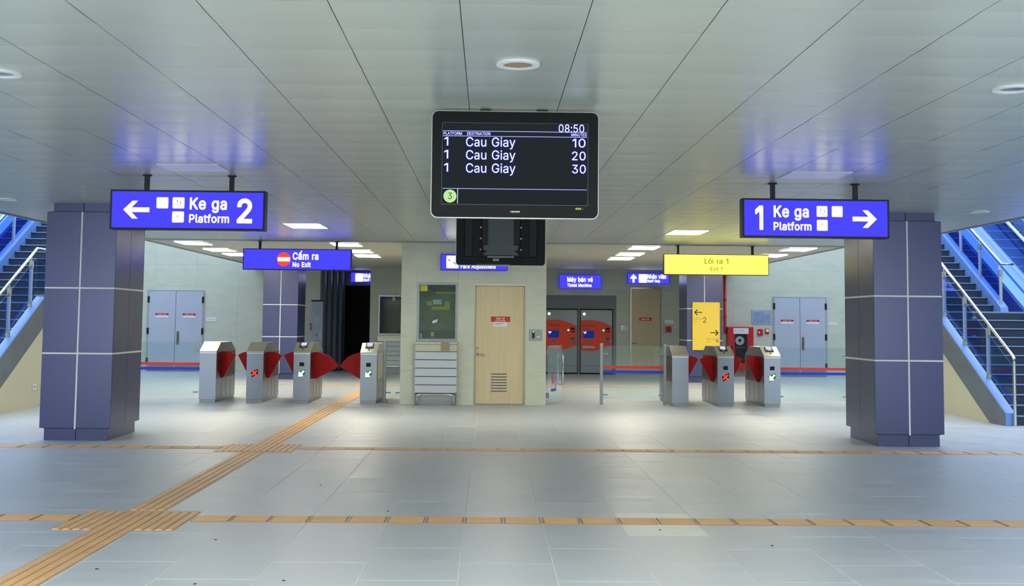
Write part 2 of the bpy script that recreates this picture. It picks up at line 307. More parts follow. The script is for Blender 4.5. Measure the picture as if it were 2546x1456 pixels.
'e': (202, '119,191 101,192 80,189.5 58,180 43,167.5 38.5,163 28,145 20,121 17,91 20,66 28,42 40,24 58,8 82,-1.5 104,-4 120,-3.5 126,-3 141,2 156,10 169.5,22 177,32 182,45 153,53 149,44 144.5,38 142,35 130,27.5 126,25.5 118,24 104,23 90,25 76,31 63,41 55,53 50,68 49,85 186,85 186,100 184,122 179,141 170,157 161.5,168 147,180 133,187|48.5,110 50,122 54,135 61,146 74,157.5 87,163 101,165 118,163 131,157 141,147 149,134 153,120 154,112 154,110'),
'f': (127, '40,0 71,0 71,164 114,164 114,190 71,190 71,212 72,221 76.5,229 85,235 99,237 114,234 121,260 112,263 96,265 80,264 68,259 58,253 47.5,242 42,231 40,218 40,190 3,190 3,164 40,164'),
'g': (213, '186,190 157,190 157,159 154,159 153,160 144,173 137,180 128,185.5 117,190 110,191.5 96,192 76,189 56,180 39,165 27,147 20,124 17,98 19.5,71 28,45 39,28 44,23.5 56,13 74,5.5 99,2 115,4 127,8.5 136,14 143,21 153,34 156,34 156,-4 152.5,-22 140,-38.5 122,-46.5 105,-49 89,-48 77,-44 68,-39 59.5,-31 51,-20 25,-35 32,-45 42,-56 53,-63 67,-70 83,-74 99,-75 126,-73 145,-68 161,-59.5 176,-43 183,-27 186,-6|119,163 132,156 142,146 150,132 155,116 155.5,110 156,91 155,76 150,61 143.5,49 132,38 116,31.5 100,30 86,32 73,38 67,43 61,49 53.5,62 50,77 48,94 50,116 53.5,130 61.5,144 74,156.5 84,162 88,163.5 100,165'),
'h': (205, '179,0 179,123 177,142 170,160 162,173 148,184 132,190 113,192 94,189 77,181.5 62,166 57,156.5 57,254 26,254 26,0 57,0 57,117 58,129 62.5,140 69,149 80,159 94,163.5 106,165 123,161 133,154.5 137,151 145,137 148,119 148,0'),
'i': (83, '26,0 57,0 57,190 26,190|22,234 28,226.5 34,223 41,221 50,223 56,226.5 62,234 63,240 62,249 56,256.5 50,260 43,262 34,260 28,256.5 22,249 21,243'),
'j': (83, '57,190 26,190 25.5,-24 25,-27 20.5,-35 12,-42 -5,-43 -5,-71 19,-70 32,-65 44.5,-54 51,-45 55,-32 57,-17|20,243 22,234 26,228 34,223 41,221 50,223 56,226.5 61,234 63,241 61,249 57.5,255 50,260 43,262 34,260 28,256.5 22,249'),
'k': (190, '26,254 26,0 57,0 57,70 77,89 147,0 186,0 100.5,108 180,190 142,190 60,106 57,106 57,254'),
'l': (95, '26,254 26,41 28.5,26 36.5,11 50,2 69,-1 88,0.5 90,1 90,2 85,27 71,26 65,27 60,31 57.5,41 57,254'),
'm': (305, '278,0 278,130 276.5,145 270,164 259,178.5 249,186 235,191 220,193 204,192 191,187.5 179,181.5 168,171 161,160 158,153 154,166 143,181 129,190 111,193 101,192.5 86,188 76,182.5 65,172 59,162 56,154.5 56,190 26,190 26,0 57,0 57,122 58,133 63,145 71,155 79,160 87,163.5 98,165 113,163.5 118,161.5 127,155 134.5,143 137,131 137,0 168,0 168,126 169,135 173,145 177.5,151 187,160 197,164 206,165 225,162.5 235,156.5 245,145 248,128 248,0'),
'n': (205, '179,0 179,122 176,143 170.5,159 161.5,172 147,184 132,190 113,192 96,189.5 77,181.5 62,166 56,154.5 56,190 26,190 26,0 57,0 57,117 58,129 62.5,140 69,149 80,159 94,163.5 106,165 123,161 133,154.5 137,151 145,137 148,119 148,0'),
'o': (208, '79,-1 102,-4 126,-1.5 149,8 168,24 180.5,44 188,66 191,96 188,123 180.5,145 168,164 164,167.5 149,180 128,189 106,192 81,189.5 58,180 40,164 28,146 20,122 17,92 20,66 27.5,44 40,24 58,8|103,165 121,162 135,155 146,144 154.5,128 158,113 160,96 158,74 154.5,60 146,44 135,33 121,26 105,23 86,26 74,32.5 61.5,45 53.5,60 50,74 48,92 50,113 53.5,128 61.5,143 74,155.5 84,161'),
'r': (130, '26,0 57,0 57,121 58,131 62,140 71,151.5 80,157 86,159.5 102,163 122,161 122,192 105,192 92,190.5 77,184.5 64.5,172 58,160 56,160 56,190 26,190'),
's': (182, '113,191 92,192 77,190.5 58,185 44,177.5 38,172 33,166 25.5,150 23,136 26.5,120 37,103 53,92.5 76,84.5 105,78.5 117,74.5 128,67 132.5,59 134,50 131,40 122,31 108,25 93,23 75,25 63,29.5 53,40 47,53 18,47 23,32 30,20 36,14 42,9 56,2 71,-3 93,-4 109,-2.5 130,3 144,11 150.5,18 156,24 163.5,39 166,54 162.5,70 154,85 152,87 137,97 120,103.5 114,105.5 87,110.5 73,115.5 63,121.5 56,129 54,140 57,150 66,158.5 80,164.5 96,166 110,164 120,158.5 125,154 129,149 134,139 162,145 157,158 149,170 140,179 126,186.5'),
't': (114, '107,1 101,27 87,25 75,26 67.5,32 64.5,37 63,47 63,164 102,164 102,190 63,190 63,236 32,236 32,190 3,190 3,164 32,164 32,45 36,26 47,10 62,1 82,-2 97,-1'),
'u': (205, '26,190 26,67 27.5,50 28.5,45 34.5,30 43,16 57,5 73,-1 92,-3 109,-0.5 128,7.5 143,23 149,35 149,0 179,0 179,190 148,190 148,74 146,60 142,48 136,40 125,31 114,27 99,25 82,28 69,36 60,52 57,71 57,190'),
'v': (195, '186,190 152,190 151.5,189 114,84 101,44 97,29 81.5,83 42.5,189 42,190 9,190 81,0 113,0 113.5,1'),
'x': (189, '10,0 46,0 75,44 94,77.5 115,43 143,0 179,0 112,95 176,190 141,190 116,152 96,117.5 75,152 50,190 14,190 78,97'),
'y': (195, '25,-69.5 32,-72 47,-73 70,-68 80,-62 88,-54 96,-43 102.5,-28 186,190 153,190 152.5,189 113.5,83 101,44 97,29 81.5,83 42.5,189 42,190 9,190 81,-1 71.5,-28 62,-39.5 59,-42 46,-45 31,-43 24,-68'),
'À': (240, '101,254 8,0 43,0 43.5,1 68,71 172,71 197.5,1 198,0 231,0 138.5,253 138,254|119,227 137.5,169 162,99 77,99 100.5,167|75,329 108,279 133,279 109,329'),
'á': (195, '168,0 168,131 167,145 161,160 154,171 143,180 130,186.5 120,190 100,192 81,191 66,188 52,182 40,174 36.5,170 29,161 20,146 50,137 54,144 62,153 75,161 89,164.5 101,165 111,164 120,161 129,155 137,139 138,126 134.5,119 130,116 114,112.5 88,110 51,102.5 39,97 30,91 22,80 18.5,73 17,69 15,56 17,37 24,22 35,10 47,2 62,-3 84,-4 96,-3 108,1 118,6 127.5,14 135,25 138,26 138,0|138,95 138,68 135.5,55 132,47 126,39 114,29 101,24 89,23 73,24 65,26 58,29.5 49.5,38 47,43 46,50 47,62 51,69 58,75 68,79.5 87,84 129,90.5|139,265 105,265 81,214 106,214'),
'â': (195, '168,0 168,131 167,145 161,160 154,171 143,180 130,186.5 120,190 100,192 81,191 66,188 52,182 40,174 36.5,170 29,161 20,146 50,137 54,144 62,153 75,161 89,164.5 101,165 111,164 120,161 129,155 137,139 138,126 134.5,119 130,116 114,112.5 88,110 51,102.5 39,97 30,91 22,80 18.5,73 17,69 15,56 17,37 24,22 35,10 47,2 62,-3 84,-4 96,-3 108,1 118,6 127.5,14 135,25 138,26 138,0|138,95 138,68 135.5,55 132,47 126,39 114,29 101,24 89,23 73,24 65,26 58,29.5 49.5,38 47,43 46,50 47,62 51,69 58,75 68,79.5 87,84 129,90.5|40,218 70,218 95,247.5 119,218 149,218 149,219 109,265 80,265 40,219'),
'é': (202, '119,191 101,192 80,189.5 58,180 43,167.5 38.5,163 28,145 20,121 17,91 20,66 28,42 40,24 58,8 82,-1.5 104,-4 120,-3.5 126,-3 141,2 156,10 169.5,22 177,32 182,45 153,53 149,44 144.5,38 142,35 130,27.5 126,25.5 118,24 104,23 90,25 76,31 63,41 55,53 50,68 49,85 186,85 186,100 184,122 179,141 170,157 161.5,168 147,180 133,187|48.5,110 50,122 54,135 61,146 74,157.5 87,163 101,165 118,163 131,157 141,147 149,134 153,120 154,112 154,110|146,265 112,265 88,214 114,214'),
'ê': (202, '119,191 101,192 80,189.5 58,180 43,167.5 38.5,163 28,145 20,121 17,91 20,66 28,42 40,24 58,8 82,-1.5 104,-4 120,-3.5 126,-3 141,2 156,10 169.5,22 177,32 182,45 153,53 149,44 144.5,38 142,35 130,27.5 126,25.5 118,24 104,23 90,25 76,31 63,41 55,53 50,68 49,85 186,85 186,100 184,122 179,141 170,157 161.5,168 147,180 133,187|48.5,110 50,122 54,135 61,146 74,157.5 87,163 101,165 118,163 131,157 141,147 149,134 153,120 154,112 154,110|157,218 157,219 116,265 87,265 47,219 47,218 77,218 102,247.5 126,218'),
'Ấ': (240, '101,254 8,0 43,0 43.5,1 68,71 172,71 197.5,1 198,0 231,0 138.5,253 138,254|119,227 137.5,169 162,99 77,99 100.5,167|176,278 176,279 135,325 106,325 66,279 66,278 96,278 121,306.5 145,278|184.5,360 155,360 144,338 169,338'),
'ấ': (195, '168,0 168,131 167,145 161,160 154,171 143,180 130,186.5 120,190 100,192 81,191 66,188 52,182 40,174 36.5,170 29,161 20,146 50,137 54,144 62,153 75,161 89,164.5 101,165 111,164 120,161 129,155 137,139 138,126 134.5,119 130,116 114,112.5 88,110 51,102.5 39,97 30,91 22,80 18.5,73 17,69 15,56 17,37 24,22 35,10 47,2 62,-3 84,-4 96,-3 108,1 118,6 127.5,14 135,25 138,26 138,0|138,95 138,68 135.5,55 132,47 126,39 114,29 101,24 89,23 73,24 65,26 58,29.5 49.5,38 47,43 46,50 47,62 51,69 58,75 68,79.5 87,84 129,90.5|41,213 71,213 96,242.5 120,213 150,213 150,214 110,260 81,260 41,214|177,320 143,320 119,273 144,273'),
'ố': (208, '79,-1 102,-4 126,-1.5 149,8 168,24 180.5,44 188,66 191,96 188,123 180.5,145 168,164 164,167.5 149,180 128,189 106,192 81,189.5 58,180 40,164 28,146 20,122 17,92 20,66 27.5,44 40,24 58,8|103,165 121,162 135,155 146,144 154.5,128 158,113 160,96 158,74 154.5,60 146,44 135,33 121,26 105,23 86,26 74,32.5 61.5,45 53.5,60 50,74 48,92 50,113 53.5,128 61.5,143 74,155.5 84,161|50,213 80,213 105,242.5 129,213 159,213 159,214 119,260 90,260 50,214|186,320 152,320 128,273 153,273'),
}
FONTB = {
'0': '112,269 84,264.5 63,253.5 53,245 38.5,229 25,202 16.5,169 13,124 16,88 23,55 37.5,25 58,3.5 79,-8.5 89,-11.5 115,-14 141,-11 148,-8.5 169,3.5 188.5,25 202,52 210.5,85 214,130 211,166 203,199 188.5,229 168,250.5 147,262.5 140,265|112,219 127,216.5 137,210.5 147,198 155,178 159,158 161,131 159,96 155,76 148.5,60 137,44.5 126,38 114,36 101,38 97,40 90,44.5 80,57 72.5,75 68,93 67,97 66,120 67,157 72,178 79,196 90,210.5 101,217',
'1': '141,-10.5 146,-7 148,-4 149,0 149,254 148,258 146,261 141,264.5 99,265 93,263.5 35,220 33,217 32,213 32,176 33,172 36,168 40,165.5 46,165.5 95,197 95.5,-3 98,-7 103,-10.5',
'2': '27,-9.5 32,-11 195,-11 200,-9.5 205,-4 206,0 206,28 204.5,33 199,38 195,39 100,39 141,82 176,121 188.5,139 194.5,153 199.5,168 202,187 198.5,208 191.5,227 189,231 175,246 157,258.5 137,265.5 114,269 88,265.5 68,258.5 51,247.5 45.5,243 32.5,225 24.5,205 22,183 23.5,176 29,171 33,170 64,170 69,171.5 74,177 76,194 78.5,201 81,204 92,214.5 101,217.5 111,219 123,217.5 132,214.5 138,210.5 145,203 148,196 149,183 148.5,177 145.5,168 132.5,148 109,121 22.5,30 21,24 21,0 22.5,-5',
'3': '30,263.5 25.5,259 24,254 24,226 25.5,221 30,216.5 35,215 121,215 68.5,156 67,150 67.5,121 70,117 75,113.5 103,113 118,111.5 134,106 142,101 148.5,93 152.5,83 154,70 152.5,61 148,52 141,44.5 132,39.5 123,37 106,36 96,37 79,44 71,52 67,59 65,70 63,73 59,76 55,77 19,76.5 14,73 12,70 11,66 16,41 26.5,22 42,6.5 59,-4 66,-6.5 86,-12 112,-14 137,-11.5 158,-4.5 178,9 194.5,27 204.5,48 207,70 205.5,90 204,98 194.5,117 178,136 159,148 134.5,155 195.5,224 197,230 197,254 196,258 191,263.5 186,265 35,265',
'5': '188,263.5 183,265 48,265 43,263.5 38,258 36.5,251 23,128 24.5,121 27,118 31,115.5 64,112 69,113 78,119.5 88,124 100,126.5 120,126.5 132,121 138,116.5 147,106 151.5,94 153,83 151.5,69 147.5,57 142,50 133,42 130,40.5 122,37.5 113,36 99,37 92,39.5 85,44 77.5,51 74,58 70.5,70 65,75 61,76 30,76 26,75 22,72 20,69 19,65 22,46 31.5,24 48,7 66,-4.5 86,-11.5 92,-12.5 114,-14 137,-11.5 160,-1.5 177,11.5 182.5,18 195,35 202,51 204,58 206,79 205,100 199,121 191.5,136 181.5,149 167,162.5 152,170 135,175.5 117,178 105,177.5 98,176.5 80,170 84.5,214 85,215 183,215 187,216 190,218 193,222 194,226 194,254 192.5,259',
'8': '115,269 89,266.5 69,259.5 51,248 35.5,231 27.5,212 25,198 24,189 26.5,173 28,166 36,149 51,134 44,129.5 31.5,117 24,105 17.5,86 15,70 18,47 21,39 27.5,25 44,8 63,-4 86,-11.5 110,-14 141,-11.5 162,-4.5 182,8 198.5,25 208,43 211,66 209.5,87 203.5,104 195.5,116 189,123 183,129.5 176,134 189.5,148 199,170 202,191 198.5,212 192,228 189,233 175,248 159,258.5 137,266.5|156.5,60 149,49 145,44.5 136,39.5 125,36.5 109,36 98,37 85,42 81,45 73,53 69.5,60 69.5,79 74,88 79,94 90,101.5 101,105.5 111,107 125,105.5 136,101.5 145,96 151,89 156.5,79|77,189 80.5,202 88,211 94,215.5 101,218 116,219 125,218 133,215.5 137,212 145.5,202 148,195 149,187 147.5,179 144.5,171 136,163 132,159.5 125,157 110,156 100,157.5 94,159.5 88,164 81,172 78,181',
':': '16,34 14,22 16,7 22,-2 27,-6.5 34,-11 46,-13 61,-11 70,-5 74.5,0 79,7 82,19 79,34 73,43 68,47.5 61,52 50,54 34,52 25,46 20.5,41|16,172 14,160 16,144 25,133 34,127 47,124 61,127 70,133 79,144 82,157 79,172 70,183 61,189 49,192 34,189 25,183',
'A': '101,265 96,263.5 90.5,258 -0.5,9 -3,0 -2,-4 3,-9.5 8,-11 43,-11 47,-10 50,-8 53.5,-4 75,60 165,60 187.5,-4 191,-8 194,-10 198,-11 231,-11 235,-10 238,-8 241,-4 242,0 241.5,3 148.5,258 143,263.5 138,265|119,190.5 147,110 92.5,110',
'C': '191,-1.5 209,11 215,17 223.5,25 233.5,39 242,57 246,74 247,80 246,84 244,87 240,90 236,91 204,91 200,90 194.5,85 186,63 172,48.5 165,44 154,40 137,37 114,40 98,47 86,57.5 83,61 72.5,77 64.5,101 63,130 65,156 71.5,176 82.5,194 98,207 114,214.5 132,217 143,216.5 154,214 165,210 172,205.5 186,191 190.5,181 193.5,171 196,167 200,164 204,163 236,163 240,164 243,166 246,170 247,175 242,198 233.5,215 223,230 209,244 189,256 172,263 156,266.5 136,269 98,264 69,251.5 47,233.5 41.5,227 24.5,201 13.5,168 9,129 13.5,87 24.5,54 43,26 60,10.5 69,2.5 97,-8.5 105,-10.5 132,-14 148,-13.5 172,-9',
'D': '25,-9.5 30,-11 111,-11 148,-6.5 179,4.5 183,7 208.5,28 226.5,53 237.5,87 242,126 237.5,168 227,201 214,220 206,230.5 182,248.5 150,261.5 116,265 30,265 25,263.5 20.5,259 19,254 19,0 20.5,-5|73,40 73,215 112,215 135,212.5 152,205.5 167,194.5 170.5,190 180.5,174 186.5,153 189,126 186.5,102 179.5,80 170,64 167,60.5 153,49.5 137,43 132,41.5 110,40',
'E': '193,-9.5 197.5,-5 199,0 199,29 197.5,34 192,39 188,40 73,40 73,103 178,103 182,104 185,106 188,110 189,114 188.5,146 186,150 182,153 178,154 73,154 73,215 186,215 190,216 195.5,221 197,226 197,254 195.5,259 191,263.5 186,265 30,265 25,263.5 20.5,259 19,254 19,0 20.5,-5 25,-9.5 30,-11 188,-11',
'F': '26,-10 30,-11 62,-11 67,-9.5 72,-4 73,0 73,100 173,100 177,101 180,103 183.5,108 184,139 182.5,144 177,149 173,150 73,150 73,215 185,215 189,216 194.5,221 196,226 196,254 194.5,259 190,263.5 185,265 30,265 25,263.5 20.5,259 19,254 19,0 20.5,-5',
'G': '130,269 99,264.5 70,252.5 66,250 43,229 24.5,201 13.5,168 9,125 13.5,87 19,70 25.5,52 43,26 69,3.5 95,-8 104,-10.5 136,-14 166,-10.5 192,-1.5 215,15.5 219,20 234.5,39 246.5,68 250,98 250,128 249,132 247,135 243,138 239,139 141,139 137,138 131.5,133 130,128 130,100 131.5,95 136,90.5 141,89 195,89 194.5,83 188.5,67 180.5,56 167,45.5 152,39.5 136,37 115,39.5 104,44.5 98,47 83,61 72.5,77 65,98 63,124 64.5,153 72.5,178 82.5,194 98,207 117,215 131,217 146,216 163,210.5 175,201.5 185,191 194,169 200,164 204,163 237,163 241,164 244,166 247.5,171 247.5,178 243.5,192 234.5,214 222,230 208,244 193,254.5 172,263 153,267',
'I': '30,-11 65,-10.5 70,-7 72,-4 73,0 73,254 72,258 70,261 66,264 62,265 27,264.5 22,261 20,258 19,254 19,0 20,-4 22,-7 26,-10',
'K': '231,-8 234,-4 235,0 233.5,6 136,143 232,246 234,249 235,254 234,258 232,261 228,264 224,265 182,265 177,263.5 167.5,255 79,160 73,152.5 73,254 72,258 67,263.5 62,265 30,265 26,264 23,262 20,258 19,254 19,0 20,-4 22,-7 26,-10 30,-11 62,-11 67,-9.5 71.5,-5 73,0 73,79 98,105 179,-8 182,-10 186,-11 224,-11 228,-10',
'L': '27,264.5 22,261 20,258 19,254 19,0 20.5,-5 25,-9.5 30,-11 181,-11 186,-9.5 190.5,-5 192,0 192,29 190.5,34 185,39 181,40 73,40 72.5,257 70,261 65,264.5',
'M': '291,262 288,264 284,265 238,265 233,263.5 228,259 168,104 158,73.5 149.5,98 86,259 81,263.5 76,265 30,265 26,264 22,261 20,258 19,254 19,0 20,-4 23,-8 26,-10 30,-11 61,-11 65,-10 68,-8 71.5,-3 72,149 75.5,139 132.5,-4 138,-9.5 143,-11 171,-11 176,-9.5 181,-5 241,148 241.5,-3 245,-8 248,-10 252,-11 284,-11 288,-10 292,-7 294,-4 295,0 295,254 294,258',
'N': '239,-8 242,-4 243,0 243,254 242,258 240,261 236,264 232,265 199,265 195,264 192,262 188.5,257 188,84.5 179,101 77,260 73,263.5 68,265 30,265 26,264 23,262 20,258 19,254 19,0 20,-4 22,-7 26,-10 30,-11 62,-11 66,-10 69,-8 72.5,-3 73,170.5 93,137 184,-6 188,-9.5 193,-11 232,-11 236,-10',
'O': '131,269 100,264.5 71,252.5 43,229 24.5,201 13.5,168 9,125 13.5,87 19,70 25.5,52 43,26 67,4 71,1.5 100,-9.5 135,-14 167,-9.5 196,1.5 200,4 224,26 242.5,54 253.5,87 258,129 253.5,168 248,185 241.5,203 224,229 200,250 195,253 167,264.5|132,37 115,39.5 98,47 83,60 72.5,77 65,98 63,130 65,156 72.5,177 83,194 98,207 114,214 135,217 152,214.5 169,207 183.5,194 194.5,176 201,156 204,125 201,98 194.5,78 183.5,60 169,47 153,40',
'P': '26,-10 30,-11 62,-11 67,-9.5 71.5,-5 73,0 73,82 120,82 142,84.5 153,87.5 172,94.5 189,107 204.5,127 212.5,149 213.5,155 215,176 212.5,198 204.5,221 192.5,237 172,253.5 147,262.5 121,265 30,265 25,263.5 20.5,259 19,254 19,0 20.5,-5|73,132 73,215 118,215 131,213.5 143,209.5 153,201 157,196 160,187 161,171 160,161 157.5,153 149,142 142,137 132,133.5 118,132',
'R': '25,263.5 20.5,259 19,254 19,0 20.5,-5 25,-9.5 30,-11 62,-11 66,-10 69,-8 72,-4 73,0 73,88 117,88 165.5,-2 170,-8 173,-10 177,-11 214,-11 219,-9.5 224,-4 225,0 224,5 172,99 187,109.5 192.5,114 204.5,130 212.5,151 216,178 212.5,201 204.5,223 189,241.5 173,253.5 148,262.5 121,265 30,265|73,215 118,215 132,213.5 144,210 149,206 157,197 160.5,188 162,174 160.5,164 157.5,155 151,148 144,143 134,140 121,139 73,139',
'S': '141,266.5 117,269 93,267.5 87,266.5 64,259 45,247 28.5,231 26,227 18,207 15,185 19.5,160 32,141 37,136 60,119.5 93,108 115,102 143,92.5 155,84.5 161,76 162,69 160.5,60 156.5,53 153,49.5 149,46 139,40 128,37 116,36 97,37 87,39 78,43.5 70,52 67,56 65,60 62.5,71 60,75 56,78 52,79 19,79 15,78 11,75 9,72 8,67 12,47 24,22 39,6.5 44,3.5 59,-5 82,-12.5 109,-15 135,-13.5 143,-12.5 167,-5 186,8 201,24 204,29 212,49 215,68 212.5,88 206.5,105 198.5,116 192,122.5 176,134 160,142.5 136,150.5 110,157 89,164 74,173.5 70,181 69,187 69.5,196 72.5,202 80,209.5 88,214 98,217 109,218 131,216.5 144,210.5 153.5,200 159,184 165,179 169,178 200,178 204,179 208,182 210,185 211,189 208,209 197,232 183,246 164,258.5',
'T': '96,-11 131,-10.5 135,-8 138.5,-3 139,215 208,215 213,216.5 217.5,221 219,226 219,254 217.5,259 212,264 208,265 16,265 11,263.5 6,258 5,254 5,226 6.5,221 11,216.5 16,215 85,215 85,0 86,-4 88,-7 92,-10',
'U': '234,263.5 229,265 196,265 191,263.5 186,258 185,254 185,87 183.5,75 178.5,62 172,53 168,49.5 160,43.5 148,39 131,37 113,38.5 99,43.5 89,51 84.5,56 79.5,62 74.5,75 73,87 73,254 72,258 67,263.5 62,265 30,265 25,263.5 20.5,259 19,254 19,85 22,61 29,42 34,32 51,13 71,-1.5 93,-10 104,-12.5 131,-15 160,-11.5 188,-1.5 207,12.5 225.5,34 236.5,59 240,85 240,254 238.5,259',
'a': '175,-8 178,-4 179,0 179,131 177.5,148 170.5,166 162,178 149,189.5 135,196.5 123,200.5 100,203 81,202 63,198.5 46,191.5 33,182 19.5,167 9.5,149 9.5,143 13,138 21,134 50,126 54,127 57,129 64.5,140 72,147 79,151 89,153.5 107,153.5 114,151.5 121,147 126.5,136 127,128 125,126 117,124 88,121 48,113 33,106.5 23,99 12.5,86 8.5,77 6.5,72 4,56 6.5,34 14.5,16 28,2 41,-7.5 62,-14 84,-15 99,-13.5 113,-9 124,-3.5 127,-0.5 128,-4 131,-8 134,-10 138,-11 168,-11 172,-10|127,79 126,62 122,52 114,43 106,37.5 97,34.5 83,34 74,35 64,38.5 59,44 57.5,47 57.5,58 60,62 64,66 71,69 90,73.5',
'b': '21,263.5 16.5,259 15,254 15,0 16.5,-5 21,-9.5 26,-11 56,-11 60,-10 64,-7 66,-4 67,1.5 80,-7.5 93,-12.5 103,-14.5 117,-15 140,-11.5 163,-1.5 183.5,19 195.5,38 203.5,62 206,91 204.5,118 203.5,126 194,153 183.5,170 178,176.5 162,189.5 140,199.5 117,203 98,202 82,196.5 68,187.5 68,254 66.5,259 62,263.5 57,265 26,265|109,34 99,36 88,40.5 78.5,50 73,62 68.5,78 67,97 68.5,111 72,127 78,137 88,147.5 97,152.5 112,154 123,152.5 133,147.5 142,137 148,127 152,113 153,90 152,76 149,65 141,50 133,41.5 121,36',
'c': '133,199.5 107,203 81,200.5 74,199 52,189.5 32,171 18.5,152 9.5,125 6,92 9.5,63 17.5,39 32,17 50,0 76,-11.5 102,-15 114,-14.5 134,-10.5 148,-5.5 168,9 179,20 187.5,35 191.5,47 192,51 191,55 186,60.5 152,70 148,69 143.5,66 136.5,50 129,42 116,36 103,34 91,36 80,41.5 70.5,51 64,63 60.5,78 59,92 61.5,114 64,125 70.5,137 83,148 91,152 103,154 118,151.5 129,146 136,139 142.5,124 147,121 151,120 183,127 186,128.5 190.5,133 192,138 190.5,144 184.5,158 178,169 159,187.5 146,194.5',
'd': '191,263.5 186,265 155,265 150,263.5 145.5,259 144,254 144,188 130,196.5 114,202 96,203 72,199.5 50,189.5 36,177.5 29.5,170 17.5,152 9.5,126 6,96 9.5,62 17.5,36 31,17 50,-1.5 72,-11.5 96,-15 110,-14.5 120,-12.5 133,-7 140,-2.5 145,1.5 146,-4 148,-7 152,-10 156,-11 186,-11 191,-9.5 195.5,-5 197,0 197,254 195.5,259|101,34 91,36 83,40 70,52 63.5,64 60.5,78 59,97 60.5,111 64,127 71,139 79,147.5 89,152.5 104,154 115,152.5 125,147.5 133,139 140,127 143.5,111 145,93 143.5,78 140,62 133,49 125,41 122,39.5 115,36.5',
'e': '75,199.5 52,189.5 35,175.5 30,170 18,150 9.5,124 6,95 9.5,63 18.5,36 32,17 52,-1.5 74,-10.5 82,-12.5 104,-15 129,-13.5 146,-8 162,0.5 177.5,14 186.5,26 192.5,42 192.5,48 190,52 187,54.5 182,56.5 157,63.5 150,63.5 144.5,60 139.5,49 136.5,45 124,37 118,35 109,34 96,35 81,40.5 71.5,48 64.5,59 60.5,74 186,74 191,75.5 194,78 196.5,82 197,100 195,122 190,143 179.5,163 169.5,176 153,189.5 138,197 122,201.5 107,203|61.5,121 64.5,131 69.5,139 79,147.5 90,152.5 101,154 115,152.5 125,148 132.5,140 139,129 141,122 141,121',
'f': '40,-11 74,-10.5 78,-8 81.5,-3 82,153 117,153.5 121,156 124.5,161 125,190 124,194 121,198 118,200 114,201 82,201 82.5,217 86,223 90,225 96,226 104,225.5 113,223 117,223.5 121,226 124.5,231 131.5,256 131.5,263 129,267 126,269.5 115,273.5 96,276 77,274.5 64,269.5 53,262.5 39.5,250 32,236 29,218 29,201 0,200.5 -4,198 -7.5,193 -8,164 -7,160 -5,157 -1,154 3,153 29,153 29,0 30,-4 32,-7 36,-10',
'g': '191,199.5 186,201 154,200.5 150,198 147.5,195 146,187 134,195 117,201.5 96,203 73,199.5 48,188 31,172 17,152 9.5,127 6,94 9.5,65 13.5,53 18.5,39 31,21 48,5 52,2.5 73,-5.5 96,-9 118,-6.5 130,-2.5 145,7 145,-4 142,-18 134,-29.5 121,-35.5 100,-38 90,-37 81,-34 72,-28 58,-12 55,-10 51,-9 44,-11 22,-24 17,-28 14.5,-32 14.5,-38 24,-53 37,-65.5 47,-72.5 62,-80 83,-85 106,-86 129,-83.5 147,-79 169,-67.5 183,-53 186,-48 193.5,-30 197,-6 197,190 195.5,195|116,152.5 126,147 133,140 140,128 144.5,110 145,91 144,78 140,65 134,55 126,47 115,42.5 104,41 89,42.5 79,47 75,51 70,56 64,66 60.5,81 59,94 61,115 64,127 70,137 80,147.5 89,152.5 92,153 104,154',
'h': '22,264 16.5,259 15,254 15,0 16.5,-5 21,-9.5 26,-11 57,-11 62,-9.5 66.5,-5 68,0 68,117 69,127 73,136 86,149.5 95,152.5 105,154 118,151 127,145 135,132 137,119 137,0 138,-4 143,-9.5 148,-11 179,-11 184,-9.5 188.5,-5 190,0 190,123 187.5,145 179.5,166 170,180 164,185.5 154,193.5 135,200.5 113,203 93,200 73,192 68,188.5 68,254 66.5,259 62,263.5 57,265 26,265',
'i': '26,-11 60,-10.5 65,-7 67,-4 68,0 68,190 67,194 65,197 61,200 57,201 23,200.5 18,197 16,194 15,190 15,0 16,-4 18,-7 22,-10|12,229 20,218.5 29,213 41,210 55,213 64,218.5 72,229 74,240 72,254 64,264.5 55,270 43,273 29,270 20,264.5 12,254 10,243',
'j': '57,201 23,200.5 19,198 15.5,193 14.5,-24 12,-28 9,-31 -8,-32.5 -12,-35 -15,-39 -16,-43 -15.5,-74 -13,-78 -8,-81.5 6,-82 19,-81 38,-74.5 52.5,-62 60.5,-51 65.5,-35 68,-17 68,190 67,194 65,197 61,200|9,243 12,229 18,221 22,217 29,213 41,210 55,213 64,218.5 71,229 74,241 71,254 65.5,263 55,270 43,273 29,270 20,264.5 12.5,255',
'k': '22,264 16.5,259 15,254 15,0 16.5,-5 21,-9.5 26,-11 57,-11 61,-10 65,-7 67,-4 68,0 68,65 76,72.5 137,-5 142,-9.5 147,-11 186,-11 191,-9.5 194,-7 196.5,-3 197,0 195.5,6 115,108 188,182 190,185 191,190 189.5,195 185,199.5 180,201 142,201 137,199.5 68,130 68,254 67,258 62,263.5 57,265 26,265',
'l': '26,265 22,264 19,262 16,258 15,254 15,41 18,23 20,17 28.5,3 33,-0.5 45,-8 69,-12 91,-10 95,-8.5 98,-6 100,-3 101,1 95,31 92,35 88,37.5 70,37.5 68,47 67.5,257 65,261 60,264.5',
